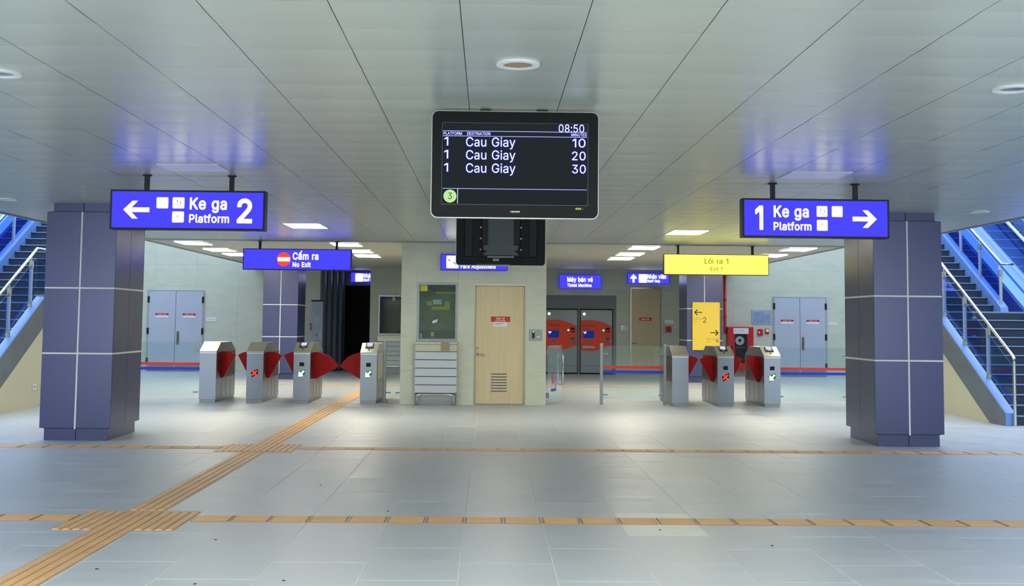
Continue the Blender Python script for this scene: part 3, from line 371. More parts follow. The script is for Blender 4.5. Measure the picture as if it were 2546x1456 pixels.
'm': '286,-7 288,-4 289,0 289,130 286.5,151 280.5,168 273,179 267,186.5 253,196.5 238,201.5 220,204 201,202.5 186,197.5 171,189.5 160,177.5 150,189 135,199.5 111,204 95,202.5 81,198 67,189.5 66,194 64,197 60,200 56,201 26,201 22,200 18,197 16,194 15,190 15,0 16,-4 19,-8 22,-10 26,-11 57,-11 62,-9.5 67,-4 68,0 68.5,129 73,140 78,146.5 89,152.5 98,154 111,152.5 118,148.5 124,139 126,130 126,0 127,-4 130,-8 133,-10 137,-11 168,-11 173,-9.5 178,-4 179,0 179.5,132 182.5,140 190,148.5 197,152.5 206,154 220,152.5 228,148 235,140 237,128 237,0 238,-4 243,-9.5 248,-11 278,-11 282,-10',
'n': '186,-8 189,-4 190,0 190,122 186.5,146 180.5,164 169.5,180 153,193.5 138,199.5 130,201.5 113,203 93,200 73,192 67,187.5 65.5,195 63,198 59,200.5 26,201 22,200 19,198 16,194 15,190 15,0 16,-4 18,-7 22,-10 26,-11 57,-11 62,-9.5 66.5,-5 68,0 68,117 69,127 73,136 86,149.5 95,152.5 105,154 118,151 127,145 135,132 137,119 137,0 138,-4 143,-9.5 148,-11 179,-11 183,-10',
'o': '76,-11.5 102,-15 126,-12.5 134,-10.5 155,-1.5 172,12.5 177.5,19 190.5,39 198.5,63 202,96 198.5,126 190.5,150 177.5,169 172,175.5 155,189.5 131,199.5 106,203 81,200.5 74,199 52,189.5 32,171 18.5,152 9.5,125 6,92 9.5,63 17.5,39 32,17 50,0|103,154 118,151.5 129,146 137,138 144,125 147.5,110 149,96 147.5,78 144,63 137,50 129,42 118,36.5 105,34 89,36.5 80,41.5 70.5,51 64,63 60.5,78 59,92 60.5,109 64,125 70.5,137 80,146.5 89,151.5',
'r': '23,-10.5 57,-11 62,-9.5 67,-4 68,0 68.5,127 72,136 76.5,142 85,147.5 94,150.5 102,152 122,150 126,151 130,154 132,157 133,161 133,192 131.5,197 126,202 122,203 105,203 87,200.5 71,194 67,190 66,194 64,197 60,200 56,201 23,200.5 19,198 16,194 15,190 15,0 16,-4 18,-7',
's': '116,201.5 98,203 77,201.5 70,200.5 53,195 38,187 30,179 23.5,172 15,153 12,136 16,117 25,101 30,95 48,82.5 73,74 102,68 113,64.5 119,60.5 122,55 123,51 121.5,46 116,40 105,35.5 93,34 78,35.5 69,39 62,46 55.5,60 50,63.5 46,64 16,58 10,54 7.5,50 7.5,44 13,27 22,13 36,-0.5 51,-8 68,-13.5 87,-15 109,-13.5 135,-7 149,1.5 158.5,10 165.5,18 174,36 177,54 173,73 163.5,90 159,95 141,107.5 117,116 90,121 77,125.5 70,130 66,134 65.5,140 66.5,144 72,149.5 81,153.5 92,155 107,153.5 114,149.5 120,143 125.5,132 131,128.5 138,128.5 164,134 167,135.5 171.5,140 173,145 171,153 166.5,164 157,178 146,188.5 131,196.5',
't': '111,-9 116.5,-4 118,2 110.5,32 106,36.5 101,38 87,36 79,36.5 76,39 74.5,42 74,153 102,153 106,154 110,157 112,160 113,164 112.5,193 110,197 105,200.5 74,201 74,236 72.5,241 68,245.5 63,247 29,246.5 25,244 21.5,239 21,201 3,201 -1,200 -6.5,195 -8,190 -8,164 -7,160 -5,157 -1,154 3,153 21,153 21,45 25.5,23 37,5 42,0.5 57,-9 82,-13 97,-12',
'u': '19,198 16,194 15,190 15,67 16.5,50 18.5,41 25.5,23 35,9 53,-5.5 70,-11.5 89,-14 114,-10.5 134,-2 138,1.5 139.5,-5 142,-8 146,-10.5 179,-11 183,-10 186,-8 189,-4 190,0 190,190 189,194 187,197 183,200 179,201 148,201 143,199.5 138.5,195 137,190 137,74 135.5,63 132,53 128,48 120,40.5 111,37.5 99,36 87,38 77,44 75,47 70,57 68,71 68,190 67,194 62,199.5 57,201 26,201 22,200',
'v': '194,197 190,200 186,201 152,201 147,199.5 142,195 97,68 91.5,87 52.5,194 50.5,197 46,200 42,201 9,201 4,199.5 -0.5,195 -2,190 0,182 70.5,-4 76,-9.5 81,-11 113,-11 118,-9.5 123,-5 195,182 197,190 196,194',
'x': '3,-8 6,-10 10,-11 46,-11 51,-9.5 55,-6 58.5,-1 84.5,39 94,55.5 132.5,-4 138,-9.5 143,-11 179,-11 183,-10 187,-7 189,-4 190,0 188.5,6 125,96 185.5,184 187,190 186,194 183,198 180,200 176,201 141,201 136,199.5 130.5,194 96,139.5 60.5,194 55,199.5 50,201 14,201 10,200 6,197 4,194 3,190 4.5,184 64.5,97 0.5,6 -1,0 0,-4',
'y': '20,-79.5 29,-82.5 47,-84 75,-78 88,-70 96,-62 105.5,-49 112.5,-33 195,182 197,190 196.5,193 194,197 191,199.5 186,201 153,201 148,199.5 143,195 103.5,87 97,68 91.5,87 52.5,194 50.5,197 46,200 42,201 9,201 4,199.5 -0.5,195 -2,190 0,182 69.5,-1 61.5,-24 55,-31.5 46,-34 32,-32 28,-32.5 24,-35 21.5,-38 13,-68 14.5,-74',
'á': '173,-9.5 177.5,-5 179,0 179,131 178,145 176.5,151 170.5,166 163.5,176 158,182 149,189.5 135,196.5 123,200.5 100,203 109,203.5 115,208 148.5,259 150,265 149.5,268 146,273 143,275 139,276 102,275.5 98,273 95,270 73,223 70,214 71.5,209 77,204 81,203 93.5,203 81,202 63,198.5 46,191.5 38,186 28.5,178 19.5,167 10,151 9,146 9.5,143 12,139 17,135.5 50,126 54,127 57,129 64.5,140 72,147 79,151 89,153.5 107,153.5 114,151.5 121,147 126.5,136 127,128 125,126 117,124 88,121 48,113 33,106.5 23,99 12.5,86 6.5,72 4,56 6.5,34 14.5,16 28,2 42,-8 59,-13.5 76,-15 99,-13.5 113,-9 124,-3.5 127,-0.5 128,-4 130,-7 135,-10.5 168,-11|127,79 126,62 122,52 114,43 106,37.5 97,34.5 83,34 74,35 64,38.5 59,44 57.5,47 57.5,58 60,62 64,66 71,69 90,73.5',
'â': '175,-8 178,-4 179,0 179,131 177.5,148 170.5,166 162,178 149,189.5 135,196.5 123,200.5 100,203 81,202 63,198.5 46,191.5 33,182 19.5,167 9.5,149 9.5,143 13,138 21,134 50,126 54,127 57,129 64.5,140 72,147 79,151 89,153.5 107,153.5 114,151.5 121,147 126.5,136 127,128 125,126 117,124 88,121 48,113 33,106.5 23,99 12.5,86 8.5,77 6.5,72 4,56 6.5,34 14.5,16 28,2 41,-7.5 62,-14 84,-15 99,-13.5 113,-9 124,-3.5 127,-0.5 128,-4 131,-8 134,-10 138,-11 168,-11 172,-10|127,79 126,62 122,52 114,43 106,37.5 97,34.5 83,34 74,35 64,38.5 59,44 57.5,47 57.5,58 60,62 64,66 71,69 90,73.5|29.5,215 32,211 37,207.5 73,207.5 75,208.5 80.5,213 95,230.5 109,213 114,208.5 116,207.5 152,207.5 156,210 158.5,213 160,219 159,224 157,227 120.5,269 114,274.5 109,276 80,276 75,274.5 68.5,269 32,227 29.5,222',
'é': '149,275.5 112,276 108,275 103.5,272 80,223 77,214 78.5,209 84,204 88,203 101,203 80,200.5 71,198 52,189.5 35,175.5 30,170 18.5,151 9.5,124 6,91 9.5,63 18,37 32,17 50,0 54,-2.5 77,-11.5 104,-15 111,-15 129,-13.5 146,-8 162,0.5 177.5,14 186.5,26 192.5,42 193,45 192,49 187,54.5 153,64 149,63 146,61 143,58 139.5,49 136.5,45 122,36 109,34 93,35.5 81,40.5 71.5,48 64.5,59 60.5,72 61,74 186,74 191,75.5 196,81 197,85 197,100 194.5,125 189,146 179.5,163 169.5,176 153,189.5 135,198 122,201.5 107,203 117,203.5 123,208 155.5,259 157,265 156,269 153,273|61.5,121 64.5,131 69.5,139 79,147.5 90,152.5 101,154 115,152.5 125,148 132.5,140 139,129 141,122 141,121',
'ê': '75,199.5 52,189.5 35,175.5 30,170 18,150 9.5,124 6,95 9.5,63 18.5,36 32,17 52,-1.5 74,-10.5 82,-12.5 104,-15 129,-13.5 146,-8 162,0.5 177.5,14 186.5,26 192.5,42 192.5,48 190,52 187,54.5 182,56.5 157,63.5 150,63.5 144.5,60 139.5,49 136.5,45 124,37 118,35 109,34 96,35 81,40.5 71.5,48 64.5,59 60.5,74 186,74 191,75.5 194,78 196.5,82 197,100 195,122 190,143 179.5,163 169.5,176 153,189.5 138,197 122,201.5 107,203|61.5,121 64.5,131 69.5,139 79,147.5 90,152.5 101,154 115,152.5 125,148 132.5,140 139,129 141,122 141,121|167.5,215 167.5,222 165,227 128,268 121,274.5 116,276 87,276 82,274.5 75.5,269 39,227 37,224 36,219 37.5,213 40,210 44,207.5 80,207.5 82,208.5 87.5,213 102,230.5 116,213 121,208.5 123,207.5 160,207.5 164,210',
'ấ': '175,-8 178,-4 179,0 179,131 177.5,148 170.5,166 162,178 149,189.5 135,196.5 123,200.5 100,203 81,202 63,198.5 46,191.5 33,182 19.5,167 9.5,149 9.5,143 13,138 21,134 50,126 54,127 57,129 64.5,140 72,147 79,151 89,153.5 107,153.5 114,151.5 121,147 126.5,136 127,128 125,126 117,124 88,121 48,113 33,106.5 23,99 12.5,86 8.5,77 6.5,72 4,56 6.5,34 14.5,16 28,2 41,-7.5 62,-14 84,-15 99,-13.5 113,-9 124,-3.5 127,-0.5 128,-4 131,-8 134,-10 138,-11 168,-11 172,-10|127,79 126,62 122,52 114,43 106,37.5 97,34.5 83,34 74,35 64,38.5 59,44 57.5,47 57.5,58 60,62 64,66 71,69 90,73.5|184,328 181,330 177,331 143,331 139,330 136,328 133,325 109,278 108,273 108.5,271 81,271 77,270 74,268 31.5,220 30,213 31,209 33,206 37,203 41,202 74,202.5 76,203.5 81.5,208 96,225.5 110,208 116,203 120,202 150,202 154,203 157,205 160,209 161,213 159.5,220 123,262 144,262 149,263.5 153,267 186.5,314 188,320 187,324',
}
def text(parent, name, string, x0, x1, z0, z1, y, mat, bold=0.0, ext=0.001, flip=False):
    cu = bpy.data.curves.new(name, 'CURVE'); cu.dimensions = '2D'; cu.fill_mode = 'BOTH'; cu.extrude = 0.02
    pen = 0
    for ch in string:
        if ch == ' ': pen += 125; continue
        adv, data = FONT[ch]
        if bold >= 0.012 and ch in FONTB: data = FONTB[ch]; adv += 14
        for cont in data.split('|'):
            pts = [tuple(map(float, p.split(','))) for p in cont.split(' ')]
            sp = cu.splines.new('POLY'); sp.points.add(len(pts)-1); sp.use_cyclic_u = True
            for k, p in enumerate(pts): sp.points[k].co = ((p[0]+pen)/500, p[1]/500, 0, 1)
        pen += adv
    t = bpy.data.objects.new('tmp', cu); COL.objects.link(t)
    dg = bpy.context.evaluated_depsgraph_get(); me = bpy.data.meshes.new_from_object(t.evaluated_get(dg))
    bpy.data.objects.remove(t); bpy.data.curves.remove(cu)
    xs = [v.co.x for v in me.vertices]; ys = [v.co.y for v in me.vertices]
    if not xs: return None
    a, b, c, d = min(xs), max(xs), min(ys), max(ys)
    for v in me.vertices:
        X = x0 + (v.co.x - a)/(b-a)*(x1-x0); Z = z0 + (v.co.y - c)/(d-c)*(z1-z0)
        v.co = (X, y - (ext if v.co.z > 0 else 0), Z)
    me.materials.clear(); me.materials.append(mat)
    o = bpy.data.objects.new(name, me); COL.objects.link(o); o.parent = parent
    return o
class Face:
    """maps marks measured on a flat sign (four measured corners) to metres on its face"""
    def __init__(s, TL, TR, BR, BL, x0, x1, z0, z1): s.c = (TL, TR, BR, BL); s.r = (x0, x1, z0, z1)
    def __call__(s, x, y):
        TL, TR, BR, BL = s.c; x0, x1, z0, z1 = s.r
        v = 0.5
        for _ in range(3):
            xl = TL[0] + (BL[0]-TL[0])*v; xr = TR[0] + (BR[0]-TR[0])*v; u = (x-xl)/(xr-xl)
            yt = TL[1] + (TR[1]-TL[1])*u; yb = BL[1] + (BR[1]-BL[1])*u; v = (y-yt)/(yb-yt)
        return (x0 + (x1-x0)*u, z1 + (z0-z1)*v)
    def text(s, parent, name, string, bx, y, mat, bold=0.0, ext=0.001):
        xc = (bx[0]+bx[1])/2; yc = (bx[2]+bx[3])/2
        X0 = s(bx[0], yc)[0]; X1 = s(bx[1], yc)[0]; Z1 = s(xc, bx[2])[1]; Z0 = s(xc, bx[3])[1]
        return text(parent, name, string, X0, X1, Z0, Z1, y, mat, bold, ext)
    def rect(s, bx):
        xc = (bx[0]+bx[1])/2; yc = (bx[2]+bx[3])/2
        return s(bx[0], yc)[0], s(bx[1], yc)[0], s(xc, bx[3])[1], s(xc, bx[2])[1]
def arrow_pts(x0, x1, z0, z1, d):
    """straight arrow with slanted barbs, d = -1 left, 1 right; stem of a third"""
    zc = (z0+z1)/2; h = (z1-z0)/2; L = x1-x0; t = h*0.26
    p = [(0, -t), (L-h*1.22, -t), (L-h*1.62, -h), (L-h*1.02, -h), (L, 0), (L-h*1.02, h), (L-h*1.62, h), (L-h*1.22+0.0, t), (0, t)]
    p[1] = (L-h*0.92, -t); p[7] = (L-h*0.92, t)
    if d > 0: return [(x0+a, zc+b) for a, b in p]
    return [(x1-a, zc+b) for a, b in p]

# ------------------------------------------------------------------ the setting
CZ = 3.0
EL, ER = -6.84, 7.12        # side edges of the ceiling, open stair wells beyond
YC = 22.2                   # end of the panelled ceiling
floor = obj('floor', MB().box(-14, 14.5, -7, 40, -0.2, -0.0012), M_grout, kind='structure')
def tilem(wx, wy, t, mat, c=0.002, nm='floor_tile'):
    return mesh(nm, MB().cbox(-wx/2, wx/2, -wy/2, wy/2, -t, 0, c), mat)
tm = tilem(0.593, 1.013, 0.02, M_floor, 0.0006)
cells = []
k0 = -23
for k in range(k0, 25):
    x = -0.17 + 0.6*k + 0.3
    off = 7.23 if (k % 2) else 7.74
    for j in range(-14, 32):
        y = off + 1.02*j + 0.51
        if -7 < y < 39 and -13.8 < x < 14.2: cells.append((x, y))
def vis(x, y): return y > 6.4 and abs(x) < 0.47*y + 0.7
seen = sorted([c for c in cells if vis(*c)], key=lambda c: c[1])
near, rest = seen[:292], seen[292:] + [c for c in cells if not vis(*c)]
M_pale = P('floor_stone_pale', (204, 206, 200), 0.40, noise=0.04, scale=(1.2, 4.5, 1))
tmp_ = tilem(0.593, 1.013, 0.02, M_pale, 0.0006)
for x, y in near:
    if abs(x-1.33) < 0.1 and abs(y-9.27) < 0.1:
        inst('floor_tile', tmp_, floor, (x, y, 0))['label'] = 'paler floor tile'; continue
    inst('floor_tile', tm, floor, (x, y, random.uniform(-0.0003, 0.0003)), (random.uniform(-0.0004, 0.0004), random.uniform(-0.0004, 0.0004), 0))
mb = MB()
for x, y in rest: mb.box(x-0.2965, x+0.2965, y-0.5065, y+0.5065, -0.02, -0.0002)
obj('floor_tile', mb, M_floor, floor, 'grey floor tiles further off', 'stuff')

# tactile paving, ribs are geometry
M_tactb = P('tactile_ceramic_base', (176, 128, 84), 0.6, noise=0.10, scale=(3, 3, 1), objvar=0.05)
def tactile(wx, wy, along):
    m = MB().cbox(-wx/2, wx/2, -wy/2, wy/2, 0, 0.0025, 0.0006); n = 4; nb = len(m.f)
    for i in range(n):
        if along == 'y':
            c = -wx/2 + wx*(i+0.5)/n; a = wx*0.062
            m.prism([(c-a*1.5, 0.0025), (c+a*1.5, 0.0025), (c+a*0.9, 0.010), (c-a*0.9, 0.010)], 'xz', -wy/2+0.001, wy/2-0.001)
        else:
            c = -wy/2 + wy*(i+0.5)/n; a = wy*0.062
            m.prism([(c-a*1.5, 0.0025), (c+a*1.5, 0.0025), (c+a*0.9, 0.007), (c-a*0.9, 0.007)], 'yz', -wx/2+0.013, wx/2-0.013)
    me = mesh('tactile_tile', m, M_tactb); me.materials.append(M_tact)
    for k, p in enumerate(me.polygons):
        if k >= nb: p.material_index = 1
    return me
t_long = tactile(0.292, 0.2995, 'y'); t_cross = tactile(0.288, 0.285, 'x'); t_block = tactile(0.2985, 0.278, 'y')
XL = -2.735
cross_y = (9.27, 14.45)
for cy in cross_y:
    for i in range(3):
        for j in range(3): inst('tactile_tile', t_block, floor, (XL + (i-1)*0.3, cy + (j-1)*0.279, 0))
y = 6.3
while y < 22.1:
    if all(abs(y-cy) > 0.55 for cy in cross_y): inst('tactile_tile', t_long, floor, (XL, y, 0))
    y += 0.3
for yy, x0, x1 in ((9.38, -4.4, 4.6), (14.47, -6.6, 6.9)):
    n = int((x1-x0)/0.3)
    for k in range(-25, 26):
        x = -0.021 + 0.3*k
        if x0 < x < x1 and not (XL-0.55 < x < XL+0.55): inst('tactile_tile', t_cross, floor, (x, yy, 0))
    for x in (XL-0.585, XL+0.6):
        pass
mb = MB()
for k in range(20): mb.cbox(XL-0.146, XL+0.146, 22.3+0.3*k, 22.595+0.3*k, 0, 0.008, 0.002)
for k in range(44): mb.cbox(-6.3+0.3*k, -6.005+0.3*k, 28.25, 28.54, 0, 0.008, 0.002)
mb.cbox(XL-0.45, XL+0.45, 28.0, 28.24, 0, 0.008, 0.002); mb.cbox(XL-0.45, XL+0.45, 28.55, 28.8, 0, 0.008, 0.002)
for k in range(30): mb.cbox(-6.3+0.3*k-0.2, -6.005+0.3*k-0.2, 22.45+0.0*k, 22.46, 0, 0.001, 0.0003) if False else None
obj('tactile_tile', mb, M_tact, floor, 'orange tactile tiles beyond the gates', 'stuff')
# orange edge line across the gates
obj('trim_1', MB().cbox(-3.25, -1.7, 21.99, 22.03, 0, 0.004, 0.001), M_tact, kind='structure')

# ceiling
ceil = obj('ceiling', MB().box(EL, ER, -7, YC, CZ+0.012, CZ+0.35), M_ceilgap, kind='structure')
PX, PY = 0.604, 0.487
def panel_mesh():
    m = MB(); nx = 4; ny = 5; w2 = PX/2-0.0022; l2 = PY/2-0.0016
    vs = []; fs = []
    for j in range(ny+1):
        for i in range(nx+1):
            u = i/nx*2-1; v = j/ny*2-1
            z = -0.0012*(1-u*u)*(1-abs(v)**3) - 0.0022*(1-v*v)
            vs.append((u*w2, v*l2, z))
    for j in range(ny):
        for i in range(nx):
            a = j*(nx+1)+i; fs.append((a, a+nx+1, a+nx+2, a+1))
    m.add(vs, fs)
    b = len(m.v); e = 0.004
    ring = [(-w2, -l2), (w2, -l2), (w2, l2), (-w2, l2)]
    m.add([(x, y, 0) for x, y in ring] + [(x*(1-e), y*(1-e), 0.010) for x, y in ring], [(0, 4, 5, 1), (1, 5, 6, 2), (2, 6, 7, 3), (3, 7, 4, 0)])
    me = bpy.data.meshes.new('ceiling_panel'); me.from_pydata(m.v, [], m.f); me.materials.append(M_ceil)
    for i, p in enumerate(me.polygons): p.use_smooth = i < nx*ny
    return me, m
pm, pmb = panel_mesh()
cp = []
OFFX = 0.456 + PX/2; OFFY = 5.84 + PY/2
holes = [(-2.93, 7.05), (0.15, 6.6), (3.19, 7.11), (-5.93, 14.75), (6.2, 14.95)]
lampcells = []
def cell(x, y): return (round((x-OFFX)/PX), round((y-OFFY)/PY))
lamp_near = [(-5.8, 18.45), (-2.85, 18.45), (0.15, 18.45), (3.1, 18.6), (6.05, 18.6)]
opal_near = [(-3.12, 11.43), (3.15, 11.5)]
skip = {cell(x, y) for x, y in opal_near}
for x, y in lamp_near: i, j = cell(x, y); skip |= {(i, j), (i, j+1)}
for i in range(-13, 12):
    for j in range(-26, 35):
        x = OFFX + i*PX; y = OFFY + j*PY
        if x-PX/2 < EL-0.3 or x+PX/2 > ER+0.3 or y+PY/2 > YC+0.1: continue
        if (i, j) in skip: continue
        cp.append((x, y))
def visc(x, y): return y > 5.0 and abs(x) < 0.47*y+0.5
sc_ = sorted([c for c in cp if visc(*c)], key=lambda c: c[1]); nearc = sc_[:295]; restc = sc_[295:] + [c for c in cp if not visc(*c)]
for x, y in nearc:
    inst('ceiling_panel', pm, ceil, (x, y, CZ + random.uniform(-0.0005, 0.0005)), (random.gauss(0, 0.0009), random.gauss(0, 0.0009), 0))
mb = MB(); 
for x, y in restc:
    a, b, dz = random.gauss(0, 0.0011), random.gauss(0, 0.0009), CZ
    mb.add([(x+p[0], y+p[1], dz+p[2]+a*p[1]+b*p[0]) for p in pmb.v], pmb.f)
me = bpy.data.meshes.new('ceiling_panel'); me.from_pydata(mb.v, [], mb.f); me.materials.append(M_ceil)
for i, p in enumerate(me.polygons): p.use_smooth = (i % 24) < 20
o = bpy.data.objects.new('ceiling_panel', me); COL.objects.link(o); o.parent = ceil; o['kind'] = 'stuff'; o['label'] = 'metal ceiling panels further off'
obj('ceiling', MB().box(EL, ER, YC, 40, 3.1, 3.4), M_ceil2, kind='structure')
obj('trim_2', MB().box(EL, ER, YC-0.03, YC, CZ-0.012, 3.1), M_ceil, kind='structure')
obj('trim_3', MB().box(EL-0.06, EL, -7, YC, CZ-0.012, 3.75), M_conc, kind='structure')
obj('trim_5', MB().box(EL-0.06, EL, YC, 34.8, 3.085, 3.75), M_conc, kind='structure')
obj('trim_4', MB().box(ER, ER+0.06, -7, YC, CZ-0.012, 3.75), M_conc, kind='structure')
obj('trim_6', MB().box(ER, ER+0.06, YC, 34.8, 3.085, 3.75), M_conc, kind='structure')

# clad walls: board pieces as parts
def rects(x0, x1, z0, z1, holes, cw, rh, ox=0.0):
    out = []
    zs = [z0]; 
    while zs[-1] + rh < z1 - 0.05: zs.append(zs[-1]+rh)
    zs.append(z1)
    xs = [x0]; n = math.floor((x0-ox)/cw)+1
    while ox+n*cw < x1-0.08:
        if ox+n*cw > x0+0.08: xs.append(ox+n*cw)
        n += 1
    xs.append(x1)
    for a, b in zip(xs, xs[1:]):
        for c, d in zip(zs, zs[1:]):
            cur = [(a, b, c, d)]
            for hx0, hx1, hz0, hz1 in holes:
                nxt = []
                for (p, q, r, s_) in cur:
                    if hx1 <= p or hx0 >= q or hz1 <= r or hz0 >= s_: nxt.append((p, q, r, s_)); continue
                    if hx0 > p: nxt.append((p, hx0, r, s_))
                    if hx1 < q: nxt.append((hx1, q, r, s_))
                    m0, m1 = max(p, hx0), min(q, hx1)
                    if hz0 > r: nxt.append((m0, m1, r, hz0))
                    if hz1 < s_: nxt.append((m0, m1, hz1, s_))
                cur = nxt
            out += [t for t in cur if t[1]-t[0] > 0.02 and t[3]-t[2] > 0.02]
    return out
def clad(wall, x0, x1, z0, z1, y, holes, cw=1.2, rh=0.6, mat=None, ox=0.0):
    for (a, b, c, d) in rects(x0, x1, z0, z1, holes, cw, rh, ox):
        obj('cladding_board', MB().cbox(a+0.0008, b-0.0008, y-0.014, y, c+0.0008, d-0.0008, 0.001), mat or M_wall, wall)
# ticket booth block in the middle
BX0, BX1, BY = -1.626, 1.066, 22.05
win = (-1.335, -0.575, 1.16, 2.25); dr = (-0.275, 0.69, 0.0, 2.235); ctr = (-1.36, -0.56, 0.0, 0.96)
wb = obj('wall_booth', MB().box(BX0, BX1, BY+0.5, 29, 0, 3.1), M_wallback, kind='structure')
for a in ((BX0, win[0], 0, 3.1), (win[1], dr[0], 0, 3.1), (dr[1], BX1, 0, 3.1), (win[0], win[1], 0, win[2]), (win[0], win[1], win[3], 3.1), (dr[0], dr[1], dr[3], 3.1)):
    obj('wall_core', MB().box(a[0], a[1], BY+0.014, BY+0.5, a[2], a[3]), M_wallback, wb)
clad(wb, BX0, BX1, 0, 2.99, BY+0.014, [win, dr], 9.0, 0.62, ox=-20)
# the same block further back with a second ticket window, ticket machines and staff door
KY = 35.3
kw = (-3.27, -2.5, 1.1, 2.28); km = (1.62, 3.79, 0.0, 2.33); kd = (4.22, 5.12, 0.0, 2.58)
wk = obj('wall_back', MB().box(-3.52, 5.68, KY+0.9, 39.5, 0, 3.1), M_wallback, kind='structure')
for a in ((-3.52, km[0], 0, 3.1), (km[1], 5.68, 0, 3.1), (km[0], km[1], km[3], 3.1)):
    obj('wall_core', MB().box(a[0], a[1], KY+0.014, KY+0.9, a[2], a[3]), M_wallback, wk)
M_wall2 = P('wall_cement_board_shaded_room', (176, 182, 168), 0.55, noise=0.05, scale=(3, 3, 6), objvar=0.012)  # same cement board, the back room's shade put into its colour
clad(wk, -3.52, 5.68, 0, 3.1, KY+0.014, [km], 1.2, 0.62, mat=M_wall2, ox=-0.4)
WY = 34.9
wl = obj('wall_left', MB().box(-14, -4.95, WY+0.014, WY+0.3, 0, 6.5), M_wallback, kind='structure')
clad(wl, -14, -4.95, 0, 6.5, WY+0.014, [], 1.2, 0.62, ox=-4.95)
wr = obj('wall_right', MB().box(6.0, 14.5, WY+0.014, WY+0.3, 0, 6.5), M_wallback, kind='structure')
clad(wr, 6.0, 14.5, 0, 6.5, WY+0.014, [], 1.2, 0.62, ox=6.0)
obj('wall_left_side', MB().box(-14, -13.8, -7, WY, 0, 5.0), M_conc, kind='structure')
obj('wall_rear_blocker', MB().box(-14, 14.5, -7.2, -7, 0, 5.0), M_cream, kind='structure')  # added out of view, keeps the bright sky out of the booth glass
obj('wall_right_side', MB().box(14.3, 14.5, -7, WY, 0, 5.0), M_conc, kind='structure')
# corridor beside the block, left: dark opening and tall navy panels
obj('wall_corridor', MB().box(-4.95, -4.55, 37.5, 37.7, 0, 3.1).box(-4.6, -3.5, 37.5, 37.7, 2.62, 3.1), M_navy, kind='structure')
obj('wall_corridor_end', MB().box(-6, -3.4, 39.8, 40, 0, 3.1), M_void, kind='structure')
cr = thing('wall_passage', (-4.95, 35.2, 0), kind='structure')
for i in range(4):
    obj('panel', MB().cbox(0.0 + 0.11*i, 0.105 + 0.11*i, 0.5*i, 0.5*i+0.48, 0.02, 3.08, 0.01), M_navy, cr)
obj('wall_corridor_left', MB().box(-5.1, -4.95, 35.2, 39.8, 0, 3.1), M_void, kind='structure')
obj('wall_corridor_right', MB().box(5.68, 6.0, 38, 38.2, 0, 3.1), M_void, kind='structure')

# ------------------------------------------------------------------ columns
def column(x0, x1, y0, y1, label):
    t = thing('column', ((x0+x1)/2, (y0+y1)/2, 0), label, 'column')
    w2 = (x1-x0)/2; d2 = (y1-y0)/2
    obj('core', MB().box(-w2+0.03, w2-0.03, -d2+0.03, d2-0.03, 0.15, 2.89).box(-w2+0.08, w2-0.08, -d2+0.08, d2-0.08, 0, 3.0), M_blackjoint, t)
    zs = [0.145, 1.09, 1.915, 2.895]
    g = 0.011
    for a, b in zip(zs, zs[1:]):
        for s in (-1, 1):
            for h in (-1, 1):
                xa, xb = (g, w2) if h > 0 else (-w2, -g)
                ya, yb = (-d2, -d2+0.03) if s < 0 else (d2-0.03, d2)
                obj('panel', MB().cbox(xa, xb, ya, yb, a+g, b-g, 0.003), M_purple, t)
                xa, xb = (-w2, -w2+0.03) if s < 0 else (w2-0.03, w2)
                ya, yb = (0.003, d2-0.03) if h > 0 else (-d2+0.03, -0.003)
                obj('panel', MB().cbox(xa, xb, ya, yb, a+g, b-g, 0.003), M_purple, t)
    j = MB()
    for z in zs[1:3]: j.box(-w2+0.004, w2-0.004, -d2+0.004, d2-0.004, z-g, z+g)
    j.box(-g, g, -d2+0.0035, d2-0.0035, zs[0], zs[3]-g)
    obj('joint_strip', j, M_whitejoint, t, 'white joint strips')
    for nm, za, zb in (('plinth', 0.0, 0.150), ('top_cap', 2.89, 3.0)):
        i_ = 0.045 if nm == 'plinth' else 0.06
        for h in (-1, 1):
            xa, xb = (0.003, w2-i_) if h > 0 else (-w2+i_, -0.003)
            obj(nm, MB().cbox(xa, xb, -d2+i_, d2-i_, za, zb, 0.002), M_purple, t)
column(-5.63, -4.745, 15.15, 16.40, 'nearest purple panelled column, left, with its top corner behind the platform 2 sign')
column(4.945, 5.83, 15.17, 16.42, 'nearest purple panelled column, right, behind the platform 1 sign')
column(-5.84, -4.94, 30.85, 32.1, 'far purple column on the left, seen beyond the ticket gates')
column(5.17, 6.10, 30.95, 32.2, 'far purple column on the right, carrying the yellow exit board')

# ------------------------------------------------------------------ lit signs
def hanging_sign(loc, wdt, h, dep, pole_x, face, frame, poleh, label, name='hanging_sign', border=0.02, cat='sign', pr=0.022, outer=None):
    t = thing(name, loc, label, cat)
    b = border
    obj('housing', MB().box(-wdt/2, wdt/2, 0.006, dep-0.006, 0, h), frame, t)
    fr = MB()
    for y0, y1 in ((-0.004, 0.012), (dep-0.012, dep+0.004)):
        fr.cbox(-wdt/2, wdt/2, y0, y1, 0, b, 0.002).cbox(-wdt/2, wdt/2, y0, y1, h-b, h, 0.002)
        fr.cbox(-wdt/2, -wdt/2+b, y0, y1, b, h-b, 0.002).cbox(wdt/2-b, wdt/2, y0, y1, b, h-b, 0.002)
    obj('frame', fr, frame, t)
    pn = obj('lit_panel', MB().box(-wdt/2+b, wdt/2-b, 0.0, 0.006, b, h-b).box(-wdt/2+b, wdt/2-b, dep-0.006, dep, b, h-b), face, t)
    for px in pole_x:
        p = obj('hanger', MB().box(px-pr, px+pr, dep/2-pr, dep/2+pr, h, h+poleh), M_dark, t)
        obj('ceiling_plate', MB().cyl((px, dep/2, h+poleh-0.012), pr*2.1, 0.011, 'z', 16), M_dark, p)
    return t
